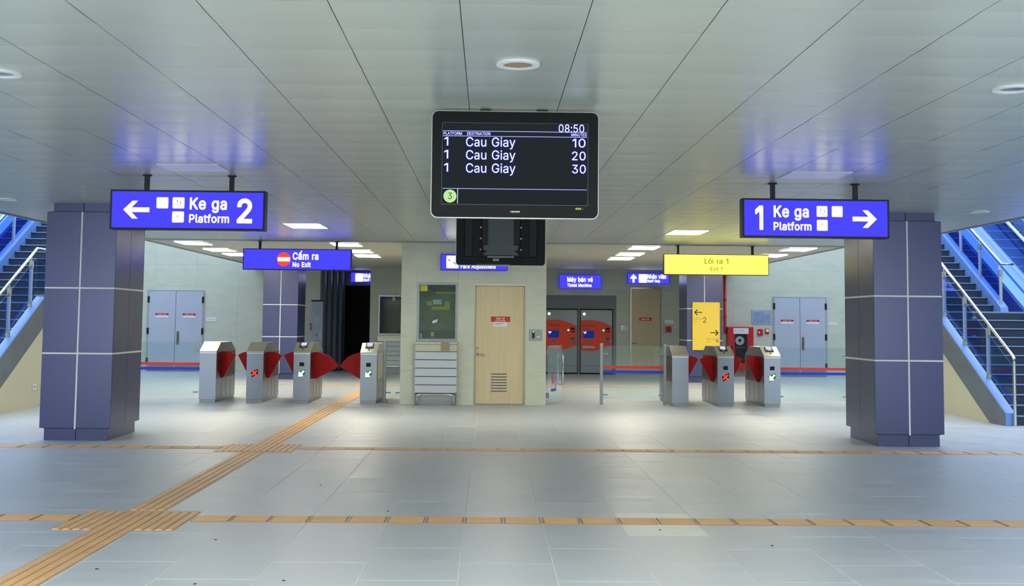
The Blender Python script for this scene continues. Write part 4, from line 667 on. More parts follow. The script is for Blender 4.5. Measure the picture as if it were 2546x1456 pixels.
def icon(t, r, kindi):
    x0, x1, z0, z1 = r
    ic = obj('pictogram', MB().prism(rrect(x0, x1, z0, z1, (x1-x0)*0.09), 'xz', -0.003, -0.0005), E_white, t)
    L = x1-x0; H = z1-z0
    def pt(u, v): return (x0+L*u, z0+H*v)
    m = MB(); th = L*0.018
    def seg(u0, v0, u1, v1, k=1.0):
        a = Vector((u0*L, v0*H)); b = Vector((u1*L, v1*H)); d = (b-a).normalized(); n = Vector((-d.y, d.x))*th*k
        q = [a+n, b+n, b-n, a-n]; m.prism([(x0+p.x, z0+p.y) for p in q], 'xz', -0.004, -0.003)
    if kindi == 'stairs':
        n = 8
        for i in range(n):
            u = 0.15+0.7*i/n; v = 0.42-0.30*i/n; seg(u, v, u+0.7/n, v); seg(u+0.7/n, v, u+0.7/n, v-0.30/n)
        for u, v in ((0.38, 0.60), (0.70, 0.48)):
            seg(u, v, u, v+0.17, 1.8); seg(u-0.03, v-0.12, u, v); seg(u+0.03, v-0.12, u, v)
            c = pt(u, v+0.25); m.cyl((c[0], -0.004, c[1]), L*0.028, 0.001, 'y', 8)
        mt = M_ink
    elif kindi == 'lift':
        for a in ((0.27, 0.12, 0.73, 0.12), (0.27, 0.58, 0.73, 0.58), (0.27, 0.12, 0.27, 0.58), (0.73, 0.12, 0.73, 0.58), (0.37, 0.68, 0.37, 0.78), (0.62, 0.70, 0.62, 0.82),
                  (0.40, 0.18, 0.40, 0.42), (0.5, 0.18, 0.5, 0.42), (0.6, 0.18, 0.6, 0.42)): seg(*a, 0.7)
        mt = M_lightink
    elif kindi == 'escalator':
        for a in ((0.12, 0.22, 0.30, 0.22), (0.30, 0.22, 0.66, 0.62), (0.66, 0.62, 0.86, 0.62), (0.12, 0.36, 0.28, 0.36), (0.28, 0.36, 0.6, 0.74), (0.6, 0.74, 0.86, 0.74)): seg(*a, 0.5)
        mt = M_lightink
        k = MB(); c = pt(0.45, 0.62); k.cyl((c[0], -0.004, c[1]), L*0.04, 0.001, 'y', 8); k.box(c[0]-L*0.03, c[0]+L*0.03, -0.004, -0.003, c[1]-L*0.12, c[1])
        obj('figure', k, M_ink, ic)
    elif kindi == 'staff':
        for u in (0.25, 0.72):
            c = pt(u, 0.62); m.cyl((c[0], -0.004, c[1]), L*0.06, 0.001, 'y', 8)
        c = pt(0.5, 0.38); m.cyl((c[0], -0.004, c[1]), L*0.07, 0.001, 'y', 8)
        mt = M_lightink
    else:
        seg(0.2, 0.7, 0.3, 0.6, 2); seg(0.55, 0.5, 0.8, 0.3, 2); seg(0.2, 0.7, 0.2, 0.6, 2)
        mt = M_ink
    obj('figure', m, mt, ic)
M_lightink = EM('faint_print', (205, 212, 235), 1.0)

# platform 2 sign
W_, H_ = 1.559, 0.402
t = hanging_sign((-3.059, 12.02, 2.437), W_, H_, 0.14, (-0.435, 0.425), E_blue, M_dark, 0.161, 'backlit blue sign with white arrow to the left and platform 2', border=0.018)
F = Face((130, 315), (2395, 352), (2380, 940), (125, 905), -W_/2, W_/2, 0, H_)
obj('arrow', MB().prism(arrow_pts(*F.rect((320, 700, 487, 752)), -1), 'xz', -0.002, -0.0005), E_white, t)
for bx, kk in (((805, 975, 437, 600), 'lift'), ((1040, 1210, 440, 603), 'stairs'), ((1035, 1205, 650, 812), 'escalator')): icon(t, F.rect(bx), kk)
F.text(t, 'lettering', 'Ke ga', (1290, 1832, 445, 672), -0.0005, E_white, 0.03)
F.text(t, 'lettering', 'Platform', (1282, 1865, 690, 822), -0.0005, E_white, 0.03)
F.text(t, 'platform_number', '2', (1980, 2205, 460, 830), -0.0005, E_white, 0.025)
# platform 1 sign
W_, H_ = 1.518, 0.402
t = hanging_sign((3.358, 12.11, 2.432), W_, H_, 0.14, (-0.43, 0.43), E_blue, M_dark, 0.166, 'backlit blue sign with platform 1 and white arrow to the right', border=0.018)
F = Face((165, 342), (2405, 365), (2400, 952), (165, 935), -W_/2, W_/2, 0, H_)
obj('arrow', MB().prism(arrow_pts(*F.rect((1843, 2212, 527, 790)), 1), 'xz', -0.002, -0.0005), E_white, t)
for bx, kk in (((1297, 1458, 463, 625), 'stairs'), ((1527, 1690, 465, 627), 'lift'), ((1297, 1460, 673, 835), 'escalator')): icon(t, F.rect(bx), kk)
F.text(t, 'platform_number', '1', (358, 478, 455, 825), -0.0005, E_white, 0.025)
F.text(t, 'lettering', 'Ke ga', (640, 1175, 455, 683), -0.0005, E_white, 0.03)
F.text(t, 'lettering', 'Platform', (637, 1213, 703, 833), -0.0005, E_white, 0.03)
# no exit sign
W_, H_ = 2.0, 0.39
t = hanging_sign((-3.555, 22.0, 2.452), W_, H_, 0.14, (-0.70, 0.72), E_blue, M_dark, 0.148, 'backlit blue no exit sign with red disc hanging over the left gates', border=0.014)
F = Face((880, 135), (1757, 147), (1755, 313), (878, 303), -W_/2, W_/2, 0, H_)
c = F(1210, 223); r = 57/877*W_
d = obj('no_entry_disc', MB().cyl((c[0], -0.0025, c[1]), r, 0.002, 'y', 32), E_red, t)
obj('bar', MB().box(c[0]-r*0.84, c[0]+r*0.84, -0.004, -0.0025, c[1]-r*0.28, c[1]+r*0.28), E_white, d)
F.text(t, 'lettering', 'Cấm ra', (1282, 1490, 156, 228), -0.0005, E_white, 0.03)
F.text(t, 'lettering', 'No Exit', (1282, 1428, 245, 285), -0.0005, E_white, 0.04)
# exit 1 sign
W_, H_ = 1.965, 0.385
t = hanging_sign((4.235, 22.04, 2.440), W_, H_, 0.14, (-0.71, 0.69), E_yel, M_dark, 0.165, 'backlit yellow exit 1 sign hanging over the right gates', border=0.010)
F = Face((118, 50), (1068, 63), (1066, 245), (118, 235), -W_/2, W_/2, 0, H_)
F.text(t, 'lettering', 'Lối ra 1', (487, 700, 84, 140), -0.0005, E_yink, -0.004)
F.text(t, 'lettering', 'Exit 1', (540, 645, 168, 205), -0.0005, E_yink, -0.006)
# wall signs
def wall_sign(loc, W_, H_, label, border=0.01):
    return hanging_sign(loc, W_, H_, 0.06, (), E_blue, M_dark, 0, label, 'wall_sign', border)
t = wall_sign((-0.282, 21.96, 2.475), 1.235, 0.30, 'backlit blue fare adjustment sign on the booth wall, half behind the hanging displays')
F = Face((410, 216), (912, 219), (912, 343), (410, 339), -0.6175, 0.6175, 0, 0.30)
icon(t, F.rect((453, 545, 230, 324)), 'fare')
F.text(t, 'lettering', 'Fare Adjustment', (560, 825, 290, 335), -0.0005, E_white, 0.03)
t = wall_sign((2.705, 35.18, 2.52), 1.245, 0.415, 'backlit blue ticket machine sign above the two red ticket machines')
F = Face((186, 168), (583, 172), (583, 303), (186, 299), -0.6225, 0.6225, 0, 0.415)
F.text(t, 'lettering', 'Máy bán vé', (262, 503, 190, 248), -0.0005, E_white, 0.04)
F.text(t, 'lettering', 'Ticket Machine', (262, 492, 252, 283), -0.0005, E_white, 0.04)
def staff_sign(loc, label, arrow):
    t = wall_sign(loc, 1.25, 0.315, label)
    F = Face((822, 140), (1218, 145), (1218, 245), (822, 240), -0.625, 0.625, 0, 0.315)
    if arrow:
        x0, x1, z0, z1 = F.rect((850, 908, 152, 230)); xc = (x0+x1)/2; w_ = x1-x0
        obj('arrow', MB().prism([(xc-w_*.16, z0), (xc+w_*.16, z0), (xc+w_*.16, z0+(z1-z0)*.5), (x1, z0+(z1-z0)*.42), (x1, z0+(z1-z0)*.62), (xc, z1), (x0, z0+(z1-z0)*.62), (x0, z0+(z1-z0)*.42), (xc-w_*.16, z0+(z1-z0)*.5)], 'xz', -0.002, -0.0005), E_white, t)
        dx = 0
    else: dx = -60
    icon(t, F.rect((928+dx, 1005+dx, 152, 232)), 'staff')
    F.text(t, 'lettering', 'Nhân viên', (1010+dx, 1187+dx, 152, 197), -0.0005, E_white, 0.04)
    F.text(t, 'lettering', 'Staff Only', (1010+dx, 1130+dx, 203, 237), -0.0005, E_white, 0.04)
staff_sign((4.735, 35.18, 2.69), 'backlit blue staff only sign with up arrow above the far wooden door', True)
staff_sign((-3.72, 37.35, 2.71), 'small backlit blue staff sign over the dark doorway, cut off by the wall corner', False)

# ------------------------------------------------------------------ hanging displays
def rr_mesh(x0, x1, z0, z1, r, y0, y1): return MB().prism(rrect(x0, x1, z0, z1, r), 'xz', y0, y1)
def display(loc, label, poles, poleh):
    t = thing('display_screen', loc, label, 'screen')
    W_, H_ = 1.142, 0.735
    obj('rim', rr_mesh(-W_/2, W_/2, 0, H_, 0.045, 0.0, 0.05), M_trim, t, 'silver rim')
    obj('bezel', rr_mesh(-W_/2+0.006, W_/2-0.006, 0.006, H_-0.006, 0.041, -0.006, 0.004), M_black, t)
    obj('back_shell', rr_mesh(-W_/2+0.008, W_/2-0.008, 0.008, H_-0.008, 0.04, 0.05, 0.085), M_black, t)
    obj('back_housing', MB().cbox(-0.46, 0.46, 0.085, 0.12, 0.11, H_-0.1, 0.01), M_dark, t)
    for px in poles:
        p = obj('pole', MB().cyl((px, 0.15, H_-0.3), 0.021, poleh+0.3, 'z', 16), M_black, t)
        obj('ceiling_plate', MB().cyl((px, 0.15, H_+poleh-0.03), 0.042, 0.028, 'z', 20), M_black, p)
        obj('clamp', MB().cbox(px-0.035, px+0.035, 0.12, 0.18, H_*0.35, H_*0.8, 0.006), M_dark, t)
    return t, W_, H_
t, W_, H_ = display((0.168, 8.02, 2.243), 'large black hanging departure display showing Cau Giay trains', (-0.205, 0.19), 0.022)
F = Face((75, 118), (1467, 137), (1452, 1028), (70, 1015), -W_/2, W_/2, 0, H_)
ys = -0.0065
x0, x1, z0, z1 = F.rect((164, 1367, 231, 908))
sc = obj('screen', MB().box(x0, x1, -0.0085, -0.006, z0, z1), E_scr, t, 'dark lit screen')
obj('screen_edge', MB().box(x0-0.002, x1+0.002, -0.0075, -0.006, z0-0.002, z1+0.002), M_inkgrey, t)
yt = -0.0092
def line(bx, w, mat=E_glow, mat2=E_swhite):
    xa, za = F(bx[0], bx[1]); xb, zb = F(bx[2], bx[3]); z = (za+zb)/2
    obj('line', MB().box(xa, xb, -0.0092, -0.0085, z-w, z+w), mat, sc)
    obj('line', MB().box(xa, xb, -0.0097, -0.0092, z-w*0.4, z+w*0.4), mat2, sc)
line((170, 291, 1363, 308), 0.0024); line((170, 333, 1363, 350), 0.0024); line((168, 771, 1357, 787), 0.0024)
xa, za = F(293, 775); xb, zb = F(293, 897)
obj('line', MB().box(xa-0.0024, xa+0.0024, -0.0092, -0.0085, zb, za), E_glow, sc); obj('line', MB().box(xa-0.001, xa+0.001, -0.0097, -0.0092, zb, za), E_white, sc)
def st(s, bx, bold=0.012, glow=True):
    F.text(sc, 'lettering', s, bx, -0.0094, E_swhite, 0.0, 0.0004)
    if glow:
        F.text(sc, 'lettering_edge', s, (bx[0]-4, bx[1]+4, bx[2]-4, bx[3]+4), -0.0086, E_glow, bold+0.035, 0.0003)
st('08:50', (1130, 1340, 241, 308))
st('PLATFORM', (175, 325, 302, 326), 0.02); st('DESTINATION', (370, 560, 304, 329), 0.02); st('MINUTES', (1234, 1360, 316, 340), 0.02)
for k, (y0, mi) in enumerate(((345, '10'), (453, '20'), (563, '30'))):
    st('1', (182, 213, y0, y0+70)); st('Cau Giay', (361, 768, y0+2-k*0, y0+101)); st(mi, (1243 if k == 0 else 1238, 1350, y0+15-k, y0+87-k))
c = F(230, 837)
obj('badge', MB().cyl((c[0], -0.0095, c[1]), 54/1392*W_, 0.001, 'y', 32), E_lg, sc, 'light green round badge')
F.text(sc, 'lettering', '3', (214, 247, 808, 862), -0.0097, M_ink, 0.005, 0.0004)
F.text(t, 'brand_lettering', 'VISIONOR', (724, 804, 959, 973), -0.0062, M_wht, 0.02, 0.0004)
x0, x1, z0, z1 = F.rect((1258, 1335, 932, 951))
st_ = obj('status_light', MB().box(x0, x1, -0.0068, -0.006, z0, z1), M_ink, t)
for k in range(3): obj('led', MB().box(x0+0.004+0.0135*k, x0+0.014+0.0135*k, -0.0075, -0.0068, z0+0.002, z1-0.002), E_ledy, st_)
# second display seen from behind
t, W_, H_ = display((0.143, 15.1, 2.245), 'second hanging display seen from its dark back, below the departure display', (-0.205, 0.205), 0.02)
t.rotation_euler = (0, 0, PI)
for s in (-1, 1):
    r = obj('bracket', MB().cbox(s*0.30-0.06, s*0.30+0.06, 0.121, 0.136, 0.10, 0.62, 0.004), M_black, t)
    for z in (0.20, 0.34, 0.48): obj('knob', MB().cyl((s*0.255, 0.136, z), 0.012, 0.02, 'y', 12), M_chrome, r)
    g = MB().prism([(s*0.17, 0.33), (s*0.24, 0.37), (s*0.24, 0.29)], 'xz', 0.124, 0.14).prism([(s*0.17, 0.18), (s*0.24, 0.21), (s*0.24, 0.14)], 'xz', 0.124, 0.14)
    obj('gusset', g, M_black, r)
    obj('vent', MB().box(s*0.36-0.08, s*0.36+0.08, 0.085, 0.0875, 0.085, 0.096), M_dark, t)
obj('mount_plate', MB().cbox(-0.22, 0.22, 0.121, 0.128, 0.13, 0.62, 0.003), P('mount_plate', (72, 78, 84), 0.35, metal=0.4), t)
obj('cross_bar', MB().cbox(-0.17, 0.17, 0.12, 0.14, 0.098, 0.122, 0.003), P('bar_grey', (110, 116, 124), 0.4, metal=0.4), t)
lb = obj('rating_label', MB().box(0.02, 0.10, 0.085, 0.0865, 0.06, 0.09), P('label_tan', (165, 155, 120), 0.6), t)
obj('lower_strip', MB().box(-0.12, 0.30, 0.085, 0.087, 0.012, 0.022), P('strip_grey', (90, 95, 100), 0.5), t)

# ------------------------------------------------------------------ ceiling lamps
def lamp(x, y, z, label, lx=0.6, ly=1.0, lit=True):
    t = thing('ceiling_lamp', (x, y, z), label, 'lamp')
    fr = MB()
    for a in ((-lx/2, lx/2, -ly/2, -ly/2+0.02), (-lx/2, lx/2, ly/2-0.02, ly/2), (-lx/2, -lx/2+0.02, -ly/2+0.02, ly/2-0.02), (lx/2-0.02, lx/2, -ly/2+0.02, ly/2-0.02)):
        fr.box(a[0], a[1], a[2], a[3], -0.008, 0.008)
    obj('frame', fr, M_white, t)
    obj('diffuser', MB().box(-lx/2+0.02, lx/2-0.02, -ly/2+0.02, ly/2-0.02, -0.006, 0.006), E_lamp if lit else M_opal, t)
places = {-6.1: 'far left row', -2.95: 'row left of the booth', 3.2: 'row right of the booth', 6.42: 'far right row'}
for x, rn in places.items():
    for y, od in ((24.55, 'nearest'), (26.95, 'second'), (28.85, 'last')):
        lamp(x, y, 3.088, 'bright rectangular ceiling lamp, %s in the %s past the gates' % (od, rn))
for x, y, l in ((-5.8, 18.45, 'bright ceiling lamp hidden above the left purple column'), (-2.85, 18.45, 'bright ceiling lamp in front of the no exit sign'),
                (0.15, 18.45, 'bright ceiling lamp behind the hanging displays'), (3.1, 18.6, 'bright ceiling lamp in front of the yellow exit 1 sign'), (6.05, 18.6, 'bright ceiling lamp behind the platform 1 sign')):
    i, j = cell(x, y); lamp(OFFX+i*PX, OFFY+(j+0.5)*PY, CZ+0.001, l, 0.59, 0.965)
for (x, y), l in zip(opal_near, ('unlit white ceiling panel above the left blue platform sign', 'unlit white ceiling panel above the right blue platform sign')):
    i, j = cell(x, y); lamp(OFFX+i*PX, OFFY+j*PY, CZ+0.001, l, 0.59, 0.475, False)
for x, y, l in ((0.15, 6.6, 'round ceiling downlight above the departure display, centre'), (-2.93, 7.05, 'round ceiling downlight at the left edge, nearer one'), (3.19, 7.11, 'round ceiling downlight at the right edge, nearer one'),
                (-5.97, 14.75, 'round ceiling downlight left of the platform 2 sign, near the ceiling edge'), (6.24, 14.95, 'round ceiling downlight right of the platform 1 sign, near the ceiling edge')):
    t = thing('downlight', (x, y, CZ-0.004), l, 'lamp')
    obj('ring', MB().ring((0, 0, -0.012), 0.085, 0.122, 0.014), M_white, t, smooth=False)
    obj('reflector', MB().cyl((0, 0, -0.006), 0.087, 0.006, 'z', 24), M_brown if abs(x) < 1 else M_chrome, t)

# ------------------------------------------------------------------ ticket gates
GY = 22.15
def gate(x0, flaps, led, scan, label):
    wd = 0.305; L = 1.65
    t = thing('ticket_gate', (x0, GY, 0), label, 'ticket gate', 'ticket gates in the two rows beside the booth')
    obj('plinth', MB().cbox(0.008, wd-0.008, 0.01, L-0.01, 0, 0.055, 0.003), M_steeld, t)
    prof = [(0, 0.055), (L, 0.055), (L, 0.93), (L-0.4, 1.10), (0.36, 1.10), (0, 0.93)]
    obj('body', MB().prism(prof, 'yz', 0, wd), M_steel, t)
    obj('lip', MB().cbox(-0.003, wd+0.003, -0.004, 0.012, 0.900, 0.922, 0.002), M_trim, t)
    cap = [(-0.008, 0.932), (-0.006, 0.944), (0.356, 1.112), (0.36, 1.10), (0, 0.930)]
    obj('sloped_lid', MB().prism(cap, 'yz', -0.006, wd+0.006), M_steelw, t)
    # smoked side windows and seams, each side
    for s in (-1, 1):
        xa = -0.004 if s < 0 else wd; xb = 0.0 if s < 0 else wd+0.004
        sw = obj('side_window', MB().prism([(0.06, 0.44), (L-0.06, 0.44), (L-0.06, 0.87), (L-0.12, 0.92), (0.12, 0.92), (0.06, 0.87)], 'yz', xa, xb), M_sidered, t, 'smoked dark red side window')
        xs_ = (xa-0.002, xa) if s < 0 else (xb, xb+0.002)
        obj('window_slot', MB().box(xs_[0], xs_[1], 0.14, 0.26, 0.68, 0.78).box(xs_[0], xs_[1], 0.32, 0.42, 0.68, 0.78), M_blackgloss, sw)
        sm = MB()
        for yy in (0.45, 0.85, 1.25): sm.box(xa, xb if s < 0 else xb, yy-0.003, yy+0.003, 0.06, 0.43)
        obj('seam', sm, M_steeld, t)
        if s in flaps:
            e, zt = flaps[s]
            pts = [(0.0, 0.435), (0.0, 0.93)]
            n = 6
            if zt > 0.8: pts += [(e*0.35, 0.928), (e*0.7, 0.905), (e, zt), (0.03, 0.435)]
            else: pts += [(e*0.2, 0.925), (e*0.45, 0.895), (e*0.68, 0.84), (e*0.88, 0.75), (e, zt), (e*0.93, zt-0.03), (0.05, 0.43)]
            pts = [((wd+p[0]) if s > 0 else -p[0], p[1]) for p in pts]
            obj('flap', MB().prism(pts, 'xz', 0.46, 0.485), M_red, t)
    if scan:
        obj('scanner', MB().cbox(0.108, 0.192, -0.008, 0.002, 0.68, 0.75, 0.003), M_black, t)
        # reader screen on the sloping lid
        k = (1.112-0.944)/0.362; 
        def sl(x0, x1, a, b, h0, h1, name, mat, par):
            zf = lambda y: 0.944 + (y+0.006)*k
            m = MB().add([(x0, a, zf(a)+h0), (x1, a, zf(a)+h0), (x1, b, zf(b)+h0), (x0, b, zf(b)+h0), (x0, a, zf(a)+h1), (x1, a, zf(a)+h1), (x1, b, zf(b)+h1), (x0, b, zf(b)+h1)],
                         [(0, 3, 2, 1), (4, 5, 6, 7), (0, 1, 5, 4), (1, 2, 6, 5), (2, 3, 7, 6), (3, 0, 4, 7)])
            return obj(name, m, mat, par)
        rd = sl(0.07, 0.22, 0.155, 0.325, 0.0, 0.012, 'reader', M_black, t)
        sl(0.093, 0.197, 0.215, 0.315, 0.012, 0.014, 'reader_screen', E_gscreen, rd)
        sl(0.118, 0.172, 0.165, 0.20, 0.012, 0.015, 'reader_pad', P('pad_grey', (160, 175, 165), 0.5) if 'pad_grey' not in MATS else MATS['pad_grey'], rd)
        sl(0.128, 0.158, 0.085, 0.105, 0.0, 0.006, 'lock', M_black, t)
    if led:
        q = [(0.075, 0.575), (0.205, 0.625), (0.205, 0.535), (0.10, 0.462), (0.10, 0.462)][:4]
        q = [(0.082, 0.565), (0.21, 0.625), (0.212, 0.53), (0.10, 0.465)]
        a = obj('indicator', MB().prism(q, 'xz', -0.006, 0.001), M_black if led == 'X' else E_ledg, t)
        c = (0.147, 0.545)
        m = MB()
        def bar(cx, cz, ang, l, wv):
            d = Vector((math.cos(ang), math.sin(ang))); n = Vector((-d.y, d.x))
            p = [Vector((cx, cz)) + d*l*i + n*wv*j for i, j in ((-1, -1), (1, -1), (1, 1), (-1, 1))]
            m.prism([(v.x, v.y) for v in p], 'xz', -0.009, -0.006)
        if led == 'X':
            bar(c[0], c[1], PI/4, 0.062, 0.015); bar(c[0], c[1], -PI/4, 0.062, 0.015)
            obj('red_cross', m, E_ledr, a)
        else:
            bar(c[0]+0.012, c[1]+0.012, PI/4, 0.052, 0.016)
            m.prism([(c[0]-0.055, c[1]-0.058), (c[0]+0.03, c[1]-0.05), (c[0]+0.03, c[1]-0.03), (c[0]-0.03, c[1]+0.03), (c[0]-0.05, c[1]+0.03)], 'xz', -0.0095, -0.0065)
            obj('green_arrow', m, E_ledw, a)
    return t
nf = (0.262, 0.862)
gate(-5.33, {1: nf}, None, False, 'leftmost steel ticket gate with blank front and one red flap')
gate(-4.465, {-1: nf, 1: nf}, 'X', False, 'second steel ticket gate from the left with a red cross and two flaps')
gate(-3.60, {-1: nf, 1: (0.47, 0.67)}, 'A', True, 'third steel ticket gate from the left with green arrow, left of the wide passage')
gate(-2.367, {-1: (0.43, 0.67)}, 'A', True, 'steel ticket gate with green arrow nearest to the left of the booth')
gate(3.425, {1: nf}, None, False, 'blank steel ticket gate beside the glass fence, first of the right row')
gate(4.275, {-1: nf, 1: nf}, 'X', True, 'middle steel ticket gate of the right row with a red cross')
gate(5.145, {-1: nf}, 'A', True, 'rightmost steel ticket gate with a green arrow')

# glass barriers
def barrier(x0, x1, y, posts, label, stubs=(), stripes=True):
    t = thing('glass_barrier', ((x0+x1)/2, y, 0), label, 'barrier')
    w2 = (x1-x0)/2
    gp = obj('glass_pane', MB().cbox(-w2, w2, 0, 0.012, 0.10, 1.10, 0.002), M_glass, t)
    if stripes:
        obj('red_stripe', MB().box(-w2, w2, -0.002, 0, 0.675, 0.725), M_stripered, gp)
        obj('blue_stripe', MB().box(-w2, w2, -0.002, 0, 0.585, 0.638), M_stripeblue, gp)
    for px in posts:
        p = obj('post', MB().cbox(px-0.028, px+0.028, -0.02, 0.035, 0, 1.15, 0.004), M_steeld, t)
    for px in stubs:
        for z in (0.18, 0.95):
            obj('clamp', MB().cbox(min(px, px), px+0.09, -0.012, 0.024, z-0.012, z+0.012, 0.003), M_steeld, t)
barrier(-6.75, -5.36, 22.3, (), 'low glass barrier with red and blue stripes between the left column and the gates', (-0.69, 0.58))
barrier(-1.95, -1.64, 22.6, (-0.16,), 'narrow glass barrier with a steel post between gate and booth', (-0.13, 0.05), stripes=False)
barrier(2.14, 3.34, 22.5, (-0.60, 0.60), 'glass barrier with red and blue stripes right of the booth passage', (-0.57, 0.48))
barrier(5.47, 6.80, 22.4, (0.665,), 'glass barrier with red and blue stripes right of the right gate row', (-0.66, 0.56))
# hinged glass gate beside the booth
t = thing('glass_gate', (1.10, 22.12, 0), 'hinged frameless glass gate with tall handles standing open beside the booth', 'gate', rz=math.radians(70))
gp = obj('glass_leaf', MB().cbox(0.02, 0.92, -0.006, 0.006, 0.03, 1.10, 0.002), M_glass, t)
obj('red_sticker', MB().prism([(0.25, 0.30), (0.33, 0.62), (0.41, 0.36), (0.33, 0.42)], 'xz', -0.0085, -0.006), M_stripered, gp)
obj('blue_sticker', MB().box(0.22, 0.55, -0.0085, -0.006, 0.24, 0.29).box(0.5, 0.53, -0.0085, -0.006, 0.3, 0.5), M_stripeblue, gp)
for z in (0.18, 0.98): obj('hinge', MB().cyl((0.0, 0, z-0.05), 0.022, 0.1, 'z', 14).cbox(0.0, 0.07, -0.015, 0.015, z-0.04, z+0.04, 0.003), M_steeld, t)
for s in (-1, 1):
    obj('handle', MB().tube([(0.84, s*0.006, 0.93), (0.84, s*0.05, 0.93), (0.84, s*0.055, 0.90), (0.84, s*0.055, 0.38), (0.84, s*0.05, 0.35), (0.84, s*0.006, 0.35)], 0.011, 10), M_chrome, t, smooth=True)

# ------------------------------------------------------------------ doors and windows
def notice(parent, x0, x1, z0, z1, y, twolines=True, paper=True):
    n = obj('notice', MB().box(x0, x1, y-0.004, y, z0, z1), M_redpaint, parent, 'red prohibition notice')
    w_ = x1-x0; h = z1-z0
    if twolines:
        text(n, 'lettering', 'CẤM VÀO', x0+w_*.28, x1-w_*.28, z0+h*.45, z1-h*.1, y-0.004, M_wht, 0.03)
        text(n, 'lettering', 'DO NOT ENTER', x0+w_*.25, x1-w_*.25, z0+h*.1, z0+h*.32, y-0.004, M_wht, 0.02)
    else:
        text(n, 'lettering', 'CẤM VÀO', x0+w_*.2, x1-w_*.2, z0+h*.2, z1-h*.2, y-0.004, M_wht, 0.02)
    return n
# booth door
t = thing('door_1', (0.2075, BY, 0), kind='structure'); t['label'] = 'light wooden booth door with red notice and louvre'
lf = obj('leaf', MB().cbox(-0.455, 0.455, 0.05, 0.10, 0.02, 2.195, 0.003), M_wood, t)
obj('frame', MB().box(-0.4825, -0.458, 0.0, 0.12, 0, 2.235).box(0.458, 0.4825, 0.0, 0.12, 0, 2.235).box(-0.458, 0.458, 0.0, 0.12, 2.198, 2.235), M_steelw, t)
obj('threshold', MB().box(-0.458, 0.458, 0.02, 0.12, 0, 0.018), M_steeld, t)
obj('backing', MB().box(-0.48, 0.48, 0.12, 0.14, 0, 2.235), M_void, t)
n = notice(t, -0.168, 0.190, 1.532, 1.630, 0.05)
obj('paper_notice', MB().box(-0.120, 0.135, 0.043, 0.05, 1.445, 1.530), M_paper, t)
obj('print_line', MB().box(-0.09, 0.07, 0.0415, 0.043, 1.495, 1.505).box(-0.09, 0.0, 0.0415, 0.043, 1.475, 1.480), M_inkgrey, t)
lv = obj('louvre', MB().cbox(-0.162, 0.150, 0.044, 0.05, 0.225, 0.578, 0.002), M_wood, t)
for i in range(7): obj('slot', MB().prism([(0.0425, 0.248+0.052*i), (0.0425, 0.262+0.052*i), (0.0438, 0.265+0.052*i), (0.0438, 0.245+0.052*i)], 'yz', -0.150, 0.138), M_groove, lv)
obj('lock', MB().cyl((-0.405, 0.035, 1.045), 0.022, 0.015, 'y', 18), M_steeld, t)
hd = obj('handle', MB().cyl((-0.405, 0.035, 0.935), 0.025, 0.015, 'y', 18).tube([(-0.405, 0.04, 0.935), (-0.405, 0.0, 0.935), (-0.39, -0.008, 0.933), (-0.27, -0.008, 0.928)], 0.010, 10), M_steeld, t)
# booth ticket window
def ticket_window(name, x0, x1, z0, z1, y, notes):
    cx = (x0+x1)/2; w2 = (x1-x0)/2; h = z1-z0
    t = thing(name, (cx, y, z0), kind='structure'); t['label'] = 'steel framed ticket window with dark glass'
    d = 0.12 if notes else 0.0
    y0 = 0.0 if notes else -0.03
    fr = MB().box(-w2, -w2+0.045, y0, 0.14, 0, h).box(w2-0.045, w2, y0, 0.14, 0, h).box(-w2+0.045, w2-0.045, y0, 0.14, h-0.045, h).box(-w2+0.045, w2-0.045, y0, 0.14, 0, 0.05)
    obj('frame', fr, M_steel, t)
    obj('pane', MB().box(-w2+0.045, w2-0.045, 0.10 if notes else -0.012, 0.108 if notes else -0.006, 0.05, h-0.045), M_glasswin if notes else M_blackgloss, t)
    if notes:
        obj('room_back', MB().box(-w2, w2, 0.42, 0.44, 0, h), P('booth_room', (112, 128, 122), 0.7, noise=0.25, scale=(5, 5, 5)), t)
        obj('desk_edge', MB().box(-w2+0.045, w2-0.045, 0.25, 0.42, 0.05, 0.20), P('desk_dark', (40, 46, 50), 0.5), t)
        nm = MB()
        for a in ((-0.33, -0.19, h-0.16, h-0.05), ): obj('yellow_sticker', MB().box(a[0], a[1], 0.095, 0.10, a[2], a[3]), M_note, t)
        for a in ((-0.05, 0.33, h-0.20, h-0.165), (-0.22, -0.12, h-0.42, h-0.345), (-0.12, 0.22, h-0.50, h-0.44), (0.12, 0.22, h-0.44, h-0.34)):
            obj('yellow_paper', MB().box(a[0], a[1], 0.40, 0.415, a[2], a[3]), M_note, t)
        obj('white_paper', MB().box(-0.10, 0.06, 0.40, 0.414, h-0.40, h-0.31), M_paper, t)
        obj('white_sticker', MB().add([(-0.09, 0.097, 0.33), (0.0, 0.097, 0.36), (0.0, 0.097, 0.41), (-0.09, 0.097, 0.375)], [(0, 1, 2, 3)]), M_paper, t)
        obj('yellow_tag', MB().box(-0.125, -0.065, 0.24, 0.25, 0.09, 0.17), P('tag_pale', (215, 220, 150), 0.6), t)
        obj('white_tag', MB().box(-0.33, -0.29, 0.24, 0.25, 0.06, 0.15), M_paper, t)
    else:
        obj('yellow_paper', MB().box(0.03, 0.10, -0.016, -0.012, h-0.16, h-0.06), M_note, t)
    return t
ticket_window('window_1', *win, BY, True)
ticket_window('window_2', *kw, KY, False)
